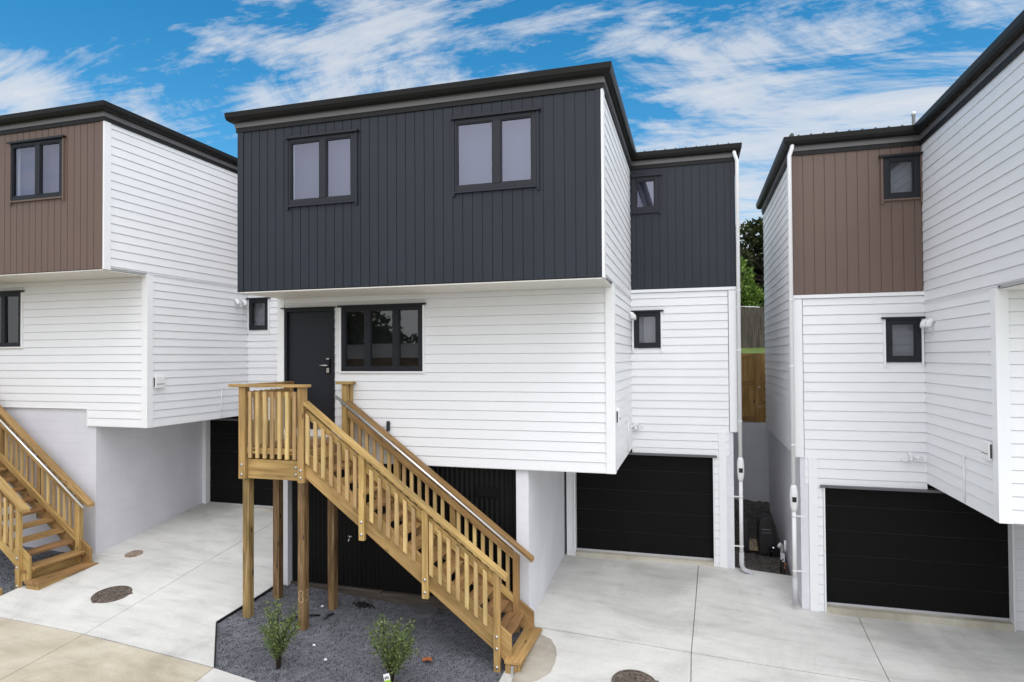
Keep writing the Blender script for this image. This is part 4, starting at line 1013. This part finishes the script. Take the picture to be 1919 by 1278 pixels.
b = MB(); b.tube([(1.52, 12.6, zz), (1.52, 12.6, zz + .22), (1.56, 12.6, zz + .24)], .02, 8); b.build('black_valve', 'black', R)

# ------------------------------------------------------------------ the other side of the lane (seen only in the windows)
R = thing('garden_shed', (-6, -9, -4.3), 'long low shed across the lane seen mirrored in the front window', 'shed')
b = MB(); b.box(-48, 4, -14, -11, -5, .16); b.build('wall', 'fence_brown', R)
b = MB(); x = -48.5
while x < 4.5:
    for a, c, h0, h1 in ((0, .05, 0, .03), (.05, .1, .03, 0), (.1, .3, 0, 0)): b.face([(x + a, -10.7, .12 + h0), (x + c, -10.7, .12 + h1), (x + c, -14.3, .95 + h1), (x + a, -14.3, .95 + h0)], (0, 1, 0))
    x += .3
b.build('roof', 'roof', R)
tree(-26.5, -18, -4, 9.5, 4.2, 21, 'broad dark tree across the lane, mirrored in the left pane of the front window', 'leaf_dark', 8000, .2, .45)
tree(-20.3, -18.5, -4, 9.0, 3.0, 22, 'tall dark tree across the lane, mirrored in the middle of the front window', 'leaf_dark', 8000, .2, .4)

# ------------------------------------------------------------------ light and sky
W = bpy.data.worlds.new('World'); S.world = W; W.use_nodes = True
nt = W.node_tree; nt.nodes.clear(); L = nt.links.new
SUN_EL, SUN_AZ = 60, 145           # azimuth clockwise from +Y
out = nt.nodes.new('ShaderNodeOutputWorld'); bg = nt.nodes.new('ShaderNodeBackground')
sky = nt.nodes.new('ShaderNodeTexSky'); sky.sky_type = 'NISHITA'; sky.sun_disc = False
sky.sun_elevation = rad(SUN_EL); sky.sun_rotation = rad(SUN_AZ); sky.air_density = 1.0; sky.dust_density = .4; sky.ozone_density = 2.0
STR = .12
bg.inputs[1].default_value = STR
hs = node(nt, 'ShaderNodeHueSaturation'); hs.inputs['Saturation'].default_value = 1.42; hs.inputs['Value'].default_value = 1.48; hs.inputs['Hue'].default_value = .487
L(sky.outputs[0], hs.inputs['Color'])
tc = nt.nodes.new('ShaderNodeTexCoord'); sp = nt.nodes.new('ShaderNodeSeparateXYZ'); L(tc.outputs['Generated'], sp.inputs[0])
def math_(op, a, b=None, c=None):
    m = nt.nodes.new('ShaderNodeMath'); m.operation = op
    for i, v in enumerate((a, b, c)):
        if v is None: continue
        if isinstance(v, (int, float)): m.inputs[i].default_value = v
        else: L(v, m.inputs[i])
    return m.outputs[0]
zc = math_('ADD', math_('MAXIMUM', sp.outputs[2], 0.0), .16)
cb = nt.nodes.new('ShaderNodeCombineXYZ'); L(math_('DIVIDE', sp.outputs[0], zc), cb.inputs[0]); L(math_('DIVIDE', sp.outputs[1], zc), cb.inputs[1])
mp = nt.nodes.new('ShaderNodeMapping'); mp.inputs['Rotation'].default_value = (0, 0, rad(-22)); mp.inputs['Scale'].default_value = (.62, 1.35, 1); mp.inputs['Location'].default_value = (-9.1, 3.3, 0)
L(cb.outputs[0], mp.inputs[0])
n1 = node(nt, 'ShaderNodeTexNoise', Scale=1.0, Detail=12.0, Roughness=.64, Distortion=1.1); L(mp.outputs[0], n1.inputs['Vector'])
mp2 = nt.nodes.new('ShaderNodeMapping'); mp2.inputs['Rotation'].default_value = (0, 0, rad(-18)); mp2.inputs['Scale'].default_value = (1.6, 5.5, 1)
L(cb.outputs[0], mp2.inputs[0])
n2 = node(nt, 'ShaderNodeTexNoise', Scale=1.0, Detail=12.0, Roughness=.7, Distortion=.7); L(mp2.outputs[0], n2.inputs['Vector'])
# more cloud towards the right of the street and low down
bias = math_('MULTIPLY_ADD', sp.outputs[0], .09, .0)
low = math_('MULTIPLY', math_('SUBTRACT', .45, sp.outputs[2]), .16)
top = math_('MULTIPLY', math_('MAXIMUM', math_('SUBTRACT', sp.outputs[2], .52), 0.0), 1.1)  # unseen cloud added overhead for more ambient light
back = math_('MULTIPLY', math_('MAXIMUM', math_('MULTIPLY', sp.outputs[1], -1.0), 0.0), .30)  # cloud added behind the camera, whitens the ambient light
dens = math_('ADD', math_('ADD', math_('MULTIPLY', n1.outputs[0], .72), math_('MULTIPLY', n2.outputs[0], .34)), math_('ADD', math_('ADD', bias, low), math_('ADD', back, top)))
cr = nt.nodes.new('ShaderNodeValToRGB'); cr.color_ramp.interpolation = 'EASE'
cr.color_ramp.elements[0].position = .505; cr.color_ramp.elements[0].color = (0, 0, 0, 1); cr.color_ramp.elements[1].position = .68; cr.color_ramp.elements[1].color = (.96, .96, .96, 1)
ce = cr.color_ramp.elements.new(.575); ce.color = (.66, .66, .66, 1)
cr.color_ramp.interpolation = 'LINEAR'
L(dens, cr.inputs[0])
# cloud out of view brightened around the sun, added to lift the side walls
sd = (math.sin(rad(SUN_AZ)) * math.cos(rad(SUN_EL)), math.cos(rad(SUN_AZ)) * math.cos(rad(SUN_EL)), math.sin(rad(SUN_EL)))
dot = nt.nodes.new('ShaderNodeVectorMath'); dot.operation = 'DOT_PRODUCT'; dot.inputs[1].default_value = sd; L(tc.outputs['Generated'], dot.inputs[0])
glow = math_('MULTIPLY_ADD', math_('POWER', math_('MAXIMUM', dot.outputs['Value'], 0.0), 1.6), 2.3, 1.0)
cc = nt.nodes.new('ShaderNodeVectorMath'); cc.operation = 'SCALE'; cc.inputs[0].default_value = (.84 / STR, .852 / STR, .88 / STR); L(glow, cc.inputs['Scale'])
mx = nt.nodes.new('ShaderNodeMixRGB'); L(cc.outputs[0], mx.inputs[2])
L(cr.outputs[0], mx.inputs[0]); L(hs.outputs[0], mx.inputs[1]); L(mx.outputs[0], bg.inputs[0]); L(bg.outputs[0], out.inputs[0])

sl = bpy.data.lights.new('sun', 'SUN'); sl.energy = .6; sl.angle = rad(35); sl.color = (1, .965, .91)
so = bpy.data.objects.new('sun', sl); COL.objects.link(so)
d = Vector((math.sin(rad(SUN_AZ)) * math.cos(rad(SUN_EL)), math.cos(rad(SUN_AZ)) * math.cos(rad(SUN_EL)), math.sin(rad(SUN_EL))))
so.rotation_euler = d.to_track_quat('Z', 'Y').to_euler(); so.location = (0, 0, 30)

# ------------------------------------------------------------------ camera
yaw, pit, rol = 0.278810982, 0.0159061122, -0.00644898052
cam = bpy.data.cameras.new('camera'); co = bpy.data.objects.new('camera', cam); COL.objects.link(co)
fwd = Vector((-math.sin(yaw) * math.cos(pit), math.cos(yaw) * math.cos(pit), math.sin(pit)))
r0 = Vector((math.cos(yaw), math.sin(yaw), 0)); u0 = r0.cross(fwd)
r2 = r0 * math.cos(rol) + u0 * math.sin(rol); u2 = -r0 * math.sin(rol) + u0 * math.cos(rol)
co.matrix_world = Matrix(((r2.x, u2.x, -fwd.x, 0), (r2.y, u2.y, -fwd.y, 0), (r2.z, u2.z, -fwd.z, 0), (0, 0, 0, 1)))
cam.sensor_width = 36; cam.lens = 1184.58446 / 1919 * 36; cam.shift_y = (650.378 - 639) / 1919
cam.clip_start = .1; cam.clip_end = 2000
S.camera = co
S.view_settings.view_transform = 'Standard'; S.view_settings.look = 'None'; S.view_settings.exposure = -.08; S.view_settings.gamma = 1
